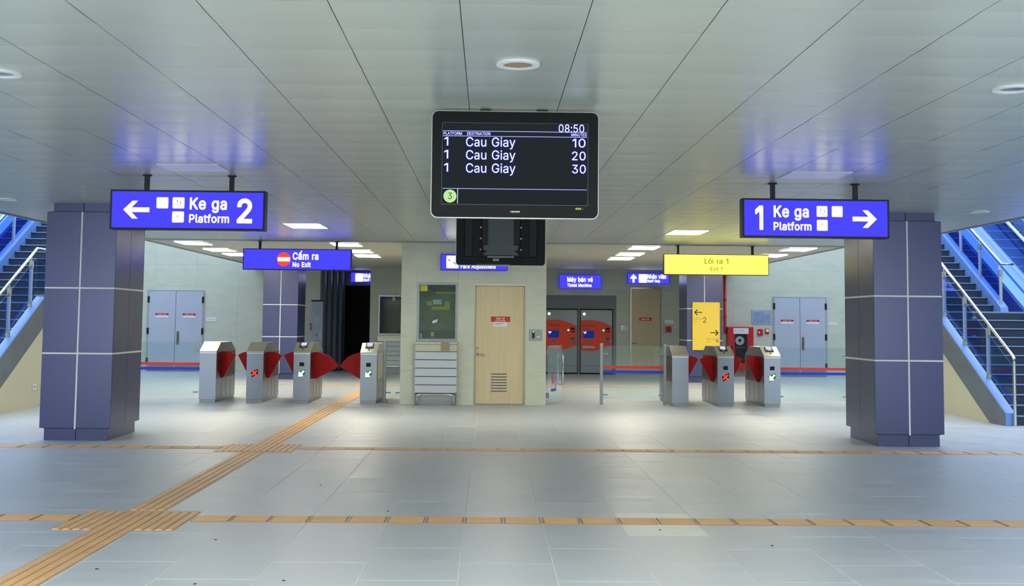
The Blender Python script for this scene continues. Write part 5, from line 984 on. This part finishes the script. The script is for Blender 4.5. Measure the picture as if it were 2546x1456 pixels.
def counter(x0, x1, y, zs, label, tray=True):
    cx = (x0+x1)/2; w2 = (x1-x0)/2
    t = thing('ticket_counter', (cx, y, 0), label, 'counter')
    obj('shelf', MB().cbox(-w2-0.01, w2+0.01, -0.20, 0.0, zs-0.045, zs, 0.004), M_steelw, t)
    obj('apron', MB().cbox(-w2+0.0, w2, -0.16, 0.0, zs-0.175, zs-0.046, 0.003), M_steelw, t)
    if tray: obj('coin_tray', MB().cbox(0.09, 0.245, -0.206, -0.16, zs-0.155, zs-0.01, 0.003).cyl((0.175, -0.212, zs-0.12), 0.018, 0.01, 'y', 12), P('tray_bronze', (140, 125, 100), 0.35, metal=0.5) if 'tray_bronze' not in MATS else MATS['tray_bronze'], t)
    zt = zs-0.178; n = 5; hh = (zt-0.215)/n
    obj('backing', MB().box(-w2+0.01, w2-0.01, -0.10, 0.0, 0.0, zt), M_groove, t)
    for i in range(n):
        obj('slat', MB().cbox(-w2, w2, -0.14, -0.095, 0.215+hh*i+0.008, 0.215+hh*(i+1)-0.005, 0.003), M_slat, t)
    obj('kick_plate', MB().cbox(-w2+0.02, w2-0.02, -0.115, -0.10, 0.0, 0.205, 0.003), M_steeld, t)
    return t
counter(-1.345, -0.575, BY, 1.155, 'steel ticket counter with pale slatted front below the booth window')
counter(-3.27, -2.5, KY, 1.09, 'far ticket counter with pale slatted front, seen left of the booth', False)
def bumper(x0, x1, y, label):
    t = thing('guard_rail', ((x0+x1)/2, y, 0), label, 'rail'); w2 = (x1-x0)/2
    z = 0.20
    obj('rail', MB().tube([(-w2, 0, 0.01), (-w2, 0, z-0.05), (-w2+0.015, 0, z-0.012), (-w2+0.05, 0, z), (w2-0.05, 0, z), (w2-0.015, 0, z-0.012), (w2, 0, z-0.05), (w2, 0, 0.01)], 0.02, 12), M_chrome, t, smooth=True)
    for s in (-1, 1): obj('foot_plate', MB().cyl((s*w2, 0, 0), 0.04, 0.01, 'z', 18), M_chrome, t)
bumper(-1.29, -0.635, BY-0.30, 'low bent chrome guard rail standing in front of the booth counter')
bumper(-3.21, -2.56, KY-0.30, 'far low chrome guard rail in front of the second counter')
# item lying on the counter
tag(obj('paper_slip', MB().add([(-1.17, 21.93, 1.158), (-1.02, 21.92, 1.158), (-1.04, 21.99, 1.175), (-1.10, 22.01, 1.160), (-1.16, 21.98, 1.172)], [(0, 1, 2, 3, 4)]).box(-1.15, -1.05, 21.94, 21.97, 1.155, 1.162), M_paper),
    'crumpled white paper slip on the steel counter under the booth window', 'paper')
# card reader
def reader(x0, x1, z0, z1, y, label):
    t = thing('card_reader', ((x0+x1)/2, y, z0), label, 'card reader'); w2 = (x1-x0)/2; h = z1-z0
    obj('plate', MB().cbox(-w2, w2, -0.012, 0.0, 0, h, 0.003), M_steeld, t)
    obj('reader_body', MB().cbox(-w2*0.55, -w2*0.15, -0.03, -0.012, h*0.22, h*0.8, 0.004), M_blackgloss, t)
    obj('led', MB().cyl((-w2*0.35, -0.034, h*0.78), 0.012, 0.004, 'y', 10), E_led, t)
    obj('white_button', MB().cbox(w2*0.2, w2*0.6, -0.02, -0.012, h*0.28, h*0.4, 0.002), M_white, t)
reader(0.752, 0.992, 1.19, 1.395, BY, 'steel card reader plate right of the booth door')
reader(4.02-0.13, 4.15-0.02, 1.25, 1.47, KY, 'far card reader plate left of the staff door')
# staff door far
t = thing('door_2', (4.67, KY, 0), kind='structure'); t['label'] = 'far light wooden staff door'
obj('leaf', MB().cbox(-0.43, 0.43, -0.03, 0.0, 0.02, 2.53, 0.003), P('far_wood', (182, 168, 136), 0.45, noise=0.06, scale=(14, 14, 1)), t)
obj('frame', MB().box(-0.46, -0.432, -0.035, 0.0, 0, 2.58).box(0.432, 0.46, -0.035, 0.0, 0, 2.58).box(-0.432, 0.432, -0.035, 0, 2.535, 2.58), M_steelw, t)
notice(t, -0.20, 0.17, 1.59, 1.69, -0.03, False)
obj('handle', MB().cyl((-0.39, -0.045, 0.93), 0.03, 0.015, 'y', 14).tube([(-0.39, -0.04, 0.93), (-0.39, -0.08, 0.93), (-0.25, -0.08, 0.93)], 0.012, 8), M_steeld, t)
# grey double doors
def ddoor(name, x0, x1, y, h):
    cx = (x0+x1)/2; w2 = (x1-x0)/2
    t = thing(name, (cx, y, 0), kind='structure'); t['label'] = 'grey painted steel double door with red notices'
    obj('frame', MB().box(-w2-0.03, -w2, -0.04, 0, 0, h+0.03).box(w2, w2+0.03, -0.04, 0, 0, h+0.03).box(-w2, w2, -0.04, 0, h, h+0.03), P('frame_grey', (160, 168, 176), 0.5) if 'frame_grey' not in MATS else MATS['frame_grey'], t)
    obj('gap_strip', MB().box(-0.02, 0.02, -0.02, -0.002, 0.02, h), M_groove, t)
    for s in (-1, 1):
        a, b = (0.006, w2-0.006) if s > 0 else (-w2+0.006, -0.006)
        lf = obj('leaf', MB().cbox(a, b, -0.045, -0.003, 0.02, h-0.006, 0.003), M_doorgrey, t)
        obj('kick_plate', MB().box(a+0.02, b-0.02, -0.048, -0.045, 0.03, 0.24), M_steeld, lf)
        for z in (0.3, h*0.5, h-0.25, ): obj('hinge', MB().cbox(s*w2-0.03, s*w2+0.03, -0.06, -0.04, z-0.09, z+0.09, 0.004), M_dark, lf)
        n = obj('notice', MB().box(s*w2*0.5-0.19, s*w2*0.5+0.19, -0.049, -0.045, h*0.695, h*0.72), M_redpaint, lf)
        text(n, 'lettering', 'CẤM VÀO', s*w2*0.5-0.12, s*w2*0.5+0.12, h*0.7, h*0.715, -0.049, M_wht, 0.02)
        obj('paper_strip', MB().box(s*w2*0.5-0.19, s*w2*0.5+0.19, -0.048, -0.045, h*0.67, h*0.695), M_paper, lf)
    obj('handle', MB().cbox(0.05, 0.12, -0.06, -0.045, 0.78, 1.16, 0.004).tube([(0.085, -0.06, 1.05), (0.085, -0.10, 1.05), (0.085, -0.10, 0.88), (0.085, -0.06, 0.88)], 0.012, 8), P('handle_bronze', (120, 122, 108), 0.4, metal=0.5) if 'handle_bronze' not in MATS else MATS['handle_bronze'], t)
ddoor('door_3', -9.92, -8.34, WY, 2.33)
ddoor('door_4', 8.40, 9.93, WY, 2.31)

# ------------------------------------------------------------------ ticket machines
fr = thing('machine_niche', (2.7, KY, 0), 'dark grey niche framing the two ticket machines', 'niche')
nx0, nx1, nh = -1.08, 1.09, 2.33
obj('back_panel', MB().box(nx0, nx1, 0.6, 0.62, 0, nh), M_cabin, fr)
obj('fascia', MB().cbox(nx0, nx1, 0.0, 0.6, 1.93, nh, 0.004), M_cabin, fr)
obj('side_jamb', MB().cbox(nx1-0.09, nx1, 0.0, 0.6, 0, 1.93, 0.004), M_cabin, fr)
obj('side_jamb', MB().cbox(-0.055, 0.02, 0.05, 0.6, 0, 1.93, 0.004), M_cabin, fr)
obj('side_jamb', MB().cbox(nx0, nx0+0.05, 0.0, 0.6, 0, 1.93, 0.004), M_cabin, fr)
def machine(x0, label):
    t = thing('ticket_machine', (x0, KY, 0), label, 'ticket machine')
    W_ = 0.945; k = 0.945/608.0      # crop: machine spans 690..1298 by 95..1350
    fx = lambda x: (x-690)*k
    fz = lambda y: 0.04 + (1350-y)*(1.86/1255)
    obj('cabinet', MB().cbox(0, W_, 0.03, 0.55, 0.04, 1.90, 0.006), M_machine, t)
    obj('base', MB().box(0.02, W_-0.02, 0.06, 0.5, 0, 0.04), M_black, t)
    obj('lower_seam', MB().box(0.01, W_-0.01, 0.027, 0.031, fz(1212), fz(1205)), M_groove, t)
    hs = obj('header_strip', MB().cbox(fx(725), fx(1270), 0.02, 0.03, fz(190), fz(130), 0.003), P('strip_beige', (150, 155, 145), 0.4) if 'strip_beige' not in MATS else MATS['strip_beige'], t)
    obj('round_lamp', MB().cyl((fx(757), 0.012, fz(178)), 0.038, 0.01, 'y', 20), E_white, t)
    pts = [(695, 315), (740, 302), (870, 295), (960, 302), (1060, 325), (1160, 360), (1285, 420), (1285, 800), (1100, 868), (1030, 880), (980, 905), (850, 912), (690, 890)]
    fp = obj('front_panel', MB().prism([(fx(a), fz(b)) for a, b in pts], 'xz', 0.0, 0.03), M_orange, t, 'red curved front panel')
    obj('ledge', MB().cbox(fx(735), fx(970), -0.012, 0.0, fz(425), fz(385), 0.003), P('panel_red_dark', (165, 40, 34), 0.4) if 'panel_red_dark' not in MATS else MATS['panel_red_dark'], fp)
    sc = obj('screen', MB().cbox(fx(738), fx(950), -0.006, 0.001, fz(658), fz(512), 0.002), E_tscreen, fp)
    obj('screen_mark', MB().prism([(fx(735), fz(530)), (fx(808), fz(530)), (fx(790), fz(560)), (fx(775), fz(582)), (fx(758), fz(560))], 'xz', -0.008, -0.006), E_gscreen, sc)
    obj('keypad', MB().cyl((fx(848), -0.006, fz(730)), 0.052, 0.008, 'y', 20), M_cabin, fp)
    obj('tray', MB().cbox(fx(728), fx(958), -0.01, 0.001, fz(860), fz(815), 0.004), M_steeld, fp)
    obj('green_light', MB().cyl((fx(1126), -0.006, fz(502)), 0.03, 0.008, 'y', 14), E_led, fp)
    sl_ = obj('note_slot', MB().cbox(fx(1175), fx(1245), -0.008, 0.001, fz(548), fz(450), 0.003), M_black, fp)
    obj('slot_light', MB().box(fx(1190), fx(1225), -0.010, -0.008, fz(525), fz(495)), E_purple, sl_)
    cs = obj('coin_slot', MB().cbox(fx(1160), fx(1255), -0.008, 0.001, fz(748), fz(645), 0.003), M_cabin, fp)
    obj('slot_gap', MB().box(fx(1175), fx(1240), -0.010, -0.008, fz(672), fz(655)), M_black, cs)
    return t
machine(2.735, 'red and grey ticket machine on the right of the pair')
machine(1.69, 'red and grey ticket machine on the left, partly behind the booth corner')

# ------------------------------------------------------------------ yellow exit board on far column
t = thing('exit_board', (5.665, 30.88, 0.84), 'yellow board with black arrows to exits 2 and 4 on the far right column', 'sign')
BW, BH = 0.715, 1.245
obj('board', MB().cbox(-BW/2, BW/2, 0, 0.06, 0, BH, 0.006), M_yel, t)
F = Face((147, 88), (638, 93), (638, 955), (147, 955), -BW/2, BW/2, 0, BH)
def thin_arrow(bx, d):
    x0, x1, z0, z1 = F.rect(bx); zc = (z0+z1)/2; m = MB(); th = 0.011
    m.box(x0, x1, -0.003, 0, zc-th, zc+th)
    tip = (x0 if d < 0 else x1)
    for s in (-1, 1):
        a = Vector((tip, zc)); b = Vector((tip - d*(z1-z0)*0.5, zc + s*(z1-z0)/2)); dd = (b-a).normalized(); n_ = Vector((-dd.y, dd.x))*th*1.2
        m.prism([tuple(a+n_), tuple(b+n_), tuple(b-n_), tuple(a-n_)], 'xz', -0.0035, 0)
    obj('arrow', m, M_ink, t)
thin_arrow((187, 320, 225, 322), -1); thin_arrow((470, 605, 590, 690), 1)
F.text(t, 'lettering', 'Lối ra', (172, 318, 360, 405), 0.0, M_olive); F.text(t, 'lettering', 'Exit', (172, 240, 425, 450), 0.0, M_olive)
F.text(t, 'lettering', '2', (338, 392, 362, 458), 0.0, M_ink, 0.01)
F.text(t, 'lettering', 'Lối ra', (395, 540, 722, 768), 0.0, M_olive); F.text(t, 'lettering', 'Exit', (398, 462, 790, 815), 0.0, M_olive)
F.text(t, 'lettering', '4', (560, 614, 728, 815), 0.0, M_ink, 0.01)

# ------------------------------------------------------------------ fire equipment and small wall items
t = thing('hose_cabinet', (7.36, WY-0.012, 0.17), 'red fire hose cabinet with dark glass door against the right wall', 'cabinet')
fx = lambda x: (x-1057)*0.00167; fz = lambda y: (1320-y)*(1.27/802)
obj('body', MB().cbox(fx(832), fx(1283), -0.26, 0, 0, 1.27, 0.008), M_redpaint, t)
dp = obj('glass_door', MB().prism(rrect(fx(955), fx(1175), fz(1180), fz(650), 0.03), 'xz', -0.268, -0.258), P('cabinet_glass', (48, 44, 42), 0.15), t)
obj('hose_reel', MB().cyl((fx(1040), -0.28, fz(770)), 0.13, 0.012, 'y', 28), P('reel_pale', (140, 165, 170), 0.5), dp)
obj('reel_hub', MB().cyl((fx(1040), -0.29, fz(766)), 0.04, 0.012, 'y', 14), M_black, dp)
text(dp, 'lettering', 'PCCC', fx(980), fx(1130), fz(905), fz(880), -0.268, M_inkgrey, 0.01)
obj('header_plate', MB().cbox(fx(930), fx(1195), -0.266, -0.26, fz(645), fz(540), 0.003), M_white, t)
pl = MB()
for xx in (965, 1030, 1090): pl.cyl((fx(xx), -0.272, fz(582)), 0.014, 0.006, 'y', 10)
obj('indicator_lamp', pl, M_redpaint, t)
obj('latch', MB().cbox(fx(888), fx(912), -0.275, -0.258, fz(935), fz(870), 0.003), M_black, t)
obj('yellow_tag', MB().box(fx(1020), fx(1055), -0.272, -0.258, fz(1210), fz(1190)), M_note, t)
t = tag(obj('fire_pipe', MB().tube([(6.93, WY-0.12, 3.09), (6.93, WY-0.12, 1.36), (6.94, WY-0.12, 1.28), (6.955, WY-0.12, 1.24)], 0.045, 14), M_redpaint, smooth=True), 'red painted fire water pipe running down beside the far right column', 'pipe')
for z in (2.2, 1.7): obj('coupling', MB().cyl((6.93, WY-0.12, z), 0.056, 0.07, 'z', 16), M_redpaint, t)
t = thing('call_point', (7.99, WY, 1.19), 'red fire alarm call point on the right wall beside the hose cabinet', 'alarm')
obj('box', MB().cbox(-0.075, 0.075, -0.05, 0, 0, 0.19, 0.006), M_redpaint, t); obj('push_glass', MB().cbox(-0.055, -0.01, -0.055, -0.05, 0.07, 0.12, 0.002), M_white, t)
t = thing('alarm_sounder', (8.19, WY, 1.24), 'small white and red alarm sounder between call point and grey double door', 'alarm')
obj('base', MB().cbox(-0.055, 0.055, -0.05, 0, 0, 0.16, 0.006), M_redpaint, t); obj('horn', MB().cyl((0.0, -0.08, 0.10), 0.045, 0.03, 'y', 18), M_white, t)
t = thing('wall_map', (8.03, WY, 1.52), 'faded blue information map on the right wall above the hose cabinet', 'poster')
obj('board', MB().cbox(-0.29, 0.29, -0.02, 0, 0, 0.42, 0.003), M_poster, t)
obj('map_print', MB().prism([(-0.25, 0.05), (0.02, 0.04), (0.25, 0.05), (0.25, 0.26), (0.05, 0.36), (-0.22, 0.36)], 'xz', -0.022, -0.02), P('map_print', (132, 148, 185), 0.6, noise=0.2, scale=(9, 9, 9)), t)
def plaque(x, z, y, w_, h, label):
    t = thing('door_plaque', (x, y, z), label, 'plaque'); obj('plate', MB().cbox(-w_/2, w_/2, -0.012, 0, 0, h, 0.002), M_white, t)
    obj('print', MB().box(-w_*0.4, w_*0.4, -0.0135, -0.012, h*0.45, h*0.55), M_inkgrey, t)
plaque(-8.10, 1.455, WY, 0.28, 0.11, 'small white plaque right of the left grey double door')
plaque(10.15, 1.50, WY, 0.26, 0.09, 'small white plaque right of the right grey double door')
plaque(5.37, 1.52, KY, 0.26, 0.10, 'small white plaque on the back wall right of the staff door')
t = thing('break_glass_box', (5.35, KY, 1.25), 'small dark red emergency box below the plaque right of the staff door', 'alarm')
obj('box', MB().cbox(-0.10, 0.10, -0.05, 0, 0, 0.20, 0.006), M_steeld, t); obj('front', MB().cbox(-0.07, 0.07, -0.056, -0.05, 0.02, 0.18, 0.003), M_redpaint, t)
# poster stand and red items on the far left
t = thing('information_stand', (-4.86, 33.9, 0), 'tall pale information stand beside the far left column', 'stand')
obj('panel', MB().cbox(-0.17, 0.14, 0, 0.06, 0.05, 2.05, 0.006), M_poster, t); obj('base', MB().cbox(-0.2, 0.2, -0.1, 0.2, 0, 0.05, 0.006), M_steeld, t)
obj('top_edge', MB().cbox(-0.19, 0.16, -0.005, 0.07, 2.05, 2.09, 0.004), M_dark, t)
obj('dot', MB().cyl((-0.02, -0.006, 1.1), 0.03, 0.006, 'y', 12), M_navy, t)
t = thing('extinguisher_sign', (-5.17, WY, 1.23), 'small red hourglass shaped fire fitting on the far left wall', 'alarm')
obj('plate', MB().prism([(-0.05, 0), (0.05, 0), (0.03, 0.09), (0.05, 0.2), (-0.05, 0.2), (-0.03, 0.09)], 'xz', -0.03, 0), M_redpaint, t)
t = thing('ceiling_camera', (-4.95, 30.2, 3.1), 'small dark security camera under the far ceiling beside the left far column', 'camera')
obj('mount', MB().cyl((0.35, 0, -0.10), 0.02, 0.10, 'z', 10), M_dark, t); obj('body', MB().cyl((0.35, -0.16, -0.13), 0.045, 0.2, 'y', 14), M_dark, t)

# ------------------------------------------------------------------ stairs
def stairs(s, x_face, y0, label):
    """s = 1 right, -1 left. local x runs outwards from the inner stringer face."""
    t = thing('staircase', (x_face, y0, 0), label, 'staircase')
    R, G = 0.15, 0.27; n1 = 12; W_ = 1.62; xi = 0.17; dy2 = n1*G - G
    def put(name, mb, mat, par=t, lab=None, sm=False):
        if s < 0: mb.mirror()
        return obj(name, mb, mat, par, lab, smooth=sm)
    sl = R/G
    yb = (n1-1)*G          # landing start
    yl = yb + 1.45         # landing end
    n2 = 20
    zl = n1*R
    # steps
    for i in range(n1-1):
        st_ = put('step', MB().box(xi, xi+W_, i*G, (i+1)*G+0.02, max(0, (i-1)*R), (i+1)*R-0.03).cbox(xi, xi+W_, i*G-0.015, (i+1)*G, (i+1)*R-0.03, (i+1)*R, 0.004), M_tread)
        put('nosing', MB().cbox(xi+0.02, xi+W_-0.02, i*G-0.019, i*G+0.035, (i+1)*R-0.016, (i+1)*R+0.003, 0.002), M_nose, st_)
    lw = W_ + 0.15
    ln = put('landing', MB().box(xi, xi+lw, yb, yl+G, zl-0.2, zl), M_tread)
    put('nosing', MB().cbox(xi+0.02, xi+W_-0.02, yb-0.004, yb+0.05, zl-0.025, zl+0.003, 0.002), M_nose, ln)
    for i in range(n2):
        st_ = put('step', MB().box(xi, xi+W_, yl+i*G, yl+(i+1)*G+0.02, zl+(i-1)*R, zl+(i+1)*R-0.03).cbox(xi, xi+W_, yl+i*G-0.015, yl+(i+1)*G, zl+(i+1)*R-0.03, zl+(i+1)*R, 0.004), M_tread)
        put('nosing', MB().cbox(xi+0.02, xi+W_-0.02, yl+i*G-0.019, yl+i*G+0.035, zl+(i+1)*R-0.016, zl+(i+1)*R+0.003, 0.002), M_nose, st_)
    # stringer inner (towards the hall)
    ye = yl + n2*G
    def top(y):
        if y <= yb: return 0.20 + (y+0.10)*sl
        if y <= yl: return 0.20 + (yb+0.10)*sl
        return 0.20 + (yb+0.10)*sl + (y-yl)*sl
    zt1 = top(yb)
    outl = [(-0.10, 0), (-0.10, 0.20), (yb, top(yb)), (yl, top(yl)), (ye, top(ye)), (ye, top(ye)-0.5), (yl+0.1, top(yl)-0.5), (yb+0.1, top(yb)-0.5), (0.25, 0)]
    # part of the outline must follow the slope
    outl[7] = (yb+0.15, zt1-0.42); outl[8] = (yb+0.15-(zt1-0.42)/sl, 0)
    put('stringer', MB().prism(outl, 'yz', 0, 0.02), M_string, t, 'dark grey granite side stringer')
    put('curb', MB().prism([(p[0], p[1]-0.004) if i > 0 else p for i, p in enumerate(outl)], 'yz', 0.02, xi), M_cap)
    o8 = outl[8][0]
    put('side_wall', MB().prism([(o8+0.02, 0), (yb+0.15, zt1-0.44), (yl+0.12, zt1-0.44), (6.2, top(6.2)-0.52), (6.2, 0)], 'yz', 0.03, 0.12), M_cream, t, 'cream plastered wall under the stair')
    # outer stringer
    m = MB()
    xo = xi+W_
    def sh(o): return [(p[0], p[1]) for p in o]
    put('curb', MB().prism([(-0.10, 0), (-0.10, 0.20), (yb, top(yb)), (yb, top(yb)-0.35), (0.6, 0)], 'yz', xo, xo+0.15), M_cap)
    put('curb', MB().prism([(yl-0.35, zl), (yl-0.32, zl+0.10), (yl-0.1, top(yl)+0.13), (ye, top(ye)+0.2), (ye, top(ye)-0.5), (yl, zl-0.2)], 'yz', xo, xo+0.15), M_cap)
    # balustrades
    def rail_z(y):
        y = max(y, -0.16)
        return 1.06 + (min(y, yb)+0.16)*sl if y <= yb-0.12 else 1.06+(yb-0.12+0.16)*sl
    zr = rail_z(yb)
    xr = 0.16
    def balus(xr, glasscol, upper, lower=True):
        hr = []
        if lower:
            hr = [(xr, -0.16, 0.98), (xr, -0.16, 1.045), (xr, -0.12, 1.085), (xr, yb-0.12, zr), (xr, yl-0.28, zr)]
        if upper:
            base = [(xr, yl-0.28, zr), (xr, ye, zr+(ye-yl+0.28)*sl)]
            hr = (hr[:-1] + base) if lower else ([(xr+0.22, yl-0.28, zr)] + base)
        h = put('handrail', MB().tube(hr, 0.024, 10), M_chrome, t, None, True)
        posts = []
        if lower: posts += [(y, rail_z(y), top(y)-0.0) for y in (0.78, 1.72, 2.62)] + [((yb+yl)/2+0.15, zr, zt1)]
        if upper: posts += [(yl-0.2, zr, zl if not lower else zt1)] + [(yl+0.75+0.95*i, zr+(0.75+0.95*i+0.28)*sl, top(yl+0.75+0.95*i)) for i in range(5)]
        for (y, zt, zb) in posts:
            p = put('post', MB().cbox(xr-0.03, xr+0.03, y-0.012, y+0.012, zb-0.03, zt-0.15, 0.004).cyl((xr, y, zt-0.15), 0.012, 0.13, 'z', 10), M_trim)
            put('bracket', MB().cbox(xr-0.035, xr+0.035, y-0.02, y+0.02, zt-0.23, zt-0.10, 0.006), M_steelw, p)
            put('bracket', MB().cbox(xr-0.035, xr+0.035, y-0.02, y+0.02, zb, zb+0.10, 0.006), M_steelw, p)
        if lower:
            put('post', MB().cyl((xr, -0.16, 0.0), 0.024, 1.0, 'z', 14).cyl((xr, -0.16, 0), 0.055, 0.012, 'z', 18), M_chrome)
            put('glass_panel', MB().prism([(-0.08, 0.32), (yb-0.15, top(yb-0.15)+0.1), (yb-0.15, zr-0.18), (-0.08, rail_z(-0.08)-0.16)], 'yz', xr-0.006, xr+0.006), M_glassblue)
            put('glass_panel', MB().prism([(yb-0.1, zt1+0.08), (yl-0.3, zt1+0.08), (yl-0.3, zr-0.15), (yb-0.1, zr-0.15)], 'yz', xr-0.006, xr+0.006), M_glassblue)
        if upper:
            put('glass_panel', MB().prism([(yl-0.1, top(yl)+0.08), (ye, top(ye)+0.08), (ye, zr+(ye-yl+0.28)*sl-0.15), (yl-0.1, zr+0.0)], 'yz', xr-0.006, xr+0.006), M_glassblue)
    balus(xr-0.02, None, True, True)
    balus(xo+0.07, None, True, False)
    balus(xo+0.07, None, False, True) if False else None
    # upper floor slab that the second flight reaches
    put('upper_landing', MB().box(xi, xi+lw, ye, ye+1.5, zl+n2*R-0.3, zl+n2*R), M_conc)
    return t, yb, yl, ye, zl, xi+W_+0.15
stR = stairs(1, 8.02, 18.52, 'granite staircase rising behind the right purple column, with glass balustrade')
stL = stairs(-1, -7.74, 17.95, 'granite staircase rising behind the left purple column, with glass balustrade')
def escalator(s, x_in, y0, label):
    t = thing('escalator', (x_in, y0, 0), label, 'escalator')
    def put(name, mb, mat, par=t, sm=False):
        if s < 0: mb.mirror()
        return obj(name, mb, mat, par, smooth=sm)
    sl = 0.555; y1 = 1.2; L = 10.5; z0 = 0.0
    zf = lambda y: max(0.0, (y-y1)*sl)
    Wd = 1.25
    def slab(x0, x1, h0, h1): return MB().prism([(0, h0), (y1, h0), (L, zf(L)+h0), (L, zf(L)+h1), (y1, h1), (0, h1)], 'yz', x0, x1)
    for k, (a, f) in enumerate(((0.0, 1), (2.05, -1))):
        X = lambda u: a + f*u
        def sp(u0, u1): return (min(X(u0), X(u1)), max(X(u0), X(u1)))
        put('side_cladding', MB().prism([(0, 0), (0, 0.35), (y1, 0.35), (L, zf(L)+0.35), (L, zf(L)-0.55), (y1+1.0, 0)], 'yz', *sp(0, 0.05)), M_escblue)
        put('outer_decking', slab(*sp(-0.02, 0.20), 0.35, 0.44), M_esc)
        put('decking_groove', slab(*sp(0.20, 0.23), 0.35, 0.42), M_escblue)
        put('inner_decking', slab(*sp(0.23, 0.40), 0.35, 0.47), M_esc)
        put('skirt_strip', slab(*sp(0.40, 0.44), 0.35, 0.52), M_trim)
        put('glass_panel', MB().prism([(0.0, 0.45), (y1, 0.45), (L, zf(L)+0.45), (L, zf(L)+1.22), (y1, 1.18), (0.2, 1.1), (0, 0.9)], 'yz', *sp(0.44, 0.45)), M_glassblue)
        xb = X(0.445)
        put('handrail_belt', MB().tube([(xb, -0.05, 0.6), (xb, -0.18, 0.85), (xb, -0.05, 1.12), (xb, 0.2, 1.2), (xb, y1, 1.24), (xb, L, zf(L)+1.28)], 0.04, 8, 0.025), M_trim, t, True)
        put('inner_skirt', slab(*sp(0.46, 0.50), 0.0, 0.5), M_esc)
    Wd = 2.05
    n = 26
    for i in range(n):
        y = y1 + i*0.385; z = i*0.385*sl
        st_ = put('step', MB().box(0.51, Wd-0.51, y, y+0.40, z-0.05, z+0.213), M_tread)
        put('comb_edge', MB().box(0.52, Wd-0.52, y-0.008, y+0.012, z+0.200, z+0.219), M_nose, st_)
    put('truss', MB().prism([(0, -0.02), (y1+1.0, 0.0), (L, zf(L)-0.55), (L, zf(L)-0.1), (y1+0.4, 0.0)], 'yz', 0.06, Wd-0.06), M_steeld)
    return t
escalator(1, 8.02+2.14, 18.5, 'blue tinted escalator beyond the right staircase')
escalator(-1, -7.74-2.14, 17.9, 'blue tinted escalator beyond the left staircase')
# outlet on the wall under the left stair
t = thing('wall_socket', (-7.74-0.028, 20.6, 0.30), 'small white socket low on the cream wall under the left stairs', 'socket')
obj('plate', MB().cbox(0, 0.012, -0.06, 0.06, 0, 0.10, 0.002), M_white, t); obj('outlet', MB().box(0.012, 0.014, -0.02, 0.02, 0.03, 0.07), M_inkgrey, t)

# small dark litter on the floor
for (x, y, a, l) in ((-1.9, 8.5, 0.1, 'dark flake of grit on the floor right of the nearer tactile crossing'), (-1.7, 7.1, 1.0, 'dark speck of grit lowest left on the floor beside the tactile path'),
                     (-1.2, 7.2, 0.4, 'dark speck of grit at the bottom edge, left of the middle'), (-2.4, 7.5, 0.0, 'dark flake of grit close to the right edge of the tactile path'),
                     (-1.56, 11.3, 0.3, 'dark speck of grit between the two tactile cross lines, left'), (-0.6, 16.0, 0.6, 'dark speck of grit beyond the farther tactile cross line'),
                     (1.3, 9.0, 0.9, 'dark speck of grit just below the nearer tactile line, right of middle'), (2.0, 8.4, 2.2, 'thin dark twig on the floor, right of the middle'),
                     (-0.8, 9.8, 0.2, 'dark speck of grit just above the nearer tactile line')):
    o = obj('grit', MB().cbox(-0.010, 0.010, -0.005, 0.005, 0.0, 0.004, 0.0015), M_ink)
    o.location = (x, y, 0.0005); o.rotation_euler = (0, 0, a)
    tag(o, l, 'grit', 'bits of grit on the floor')
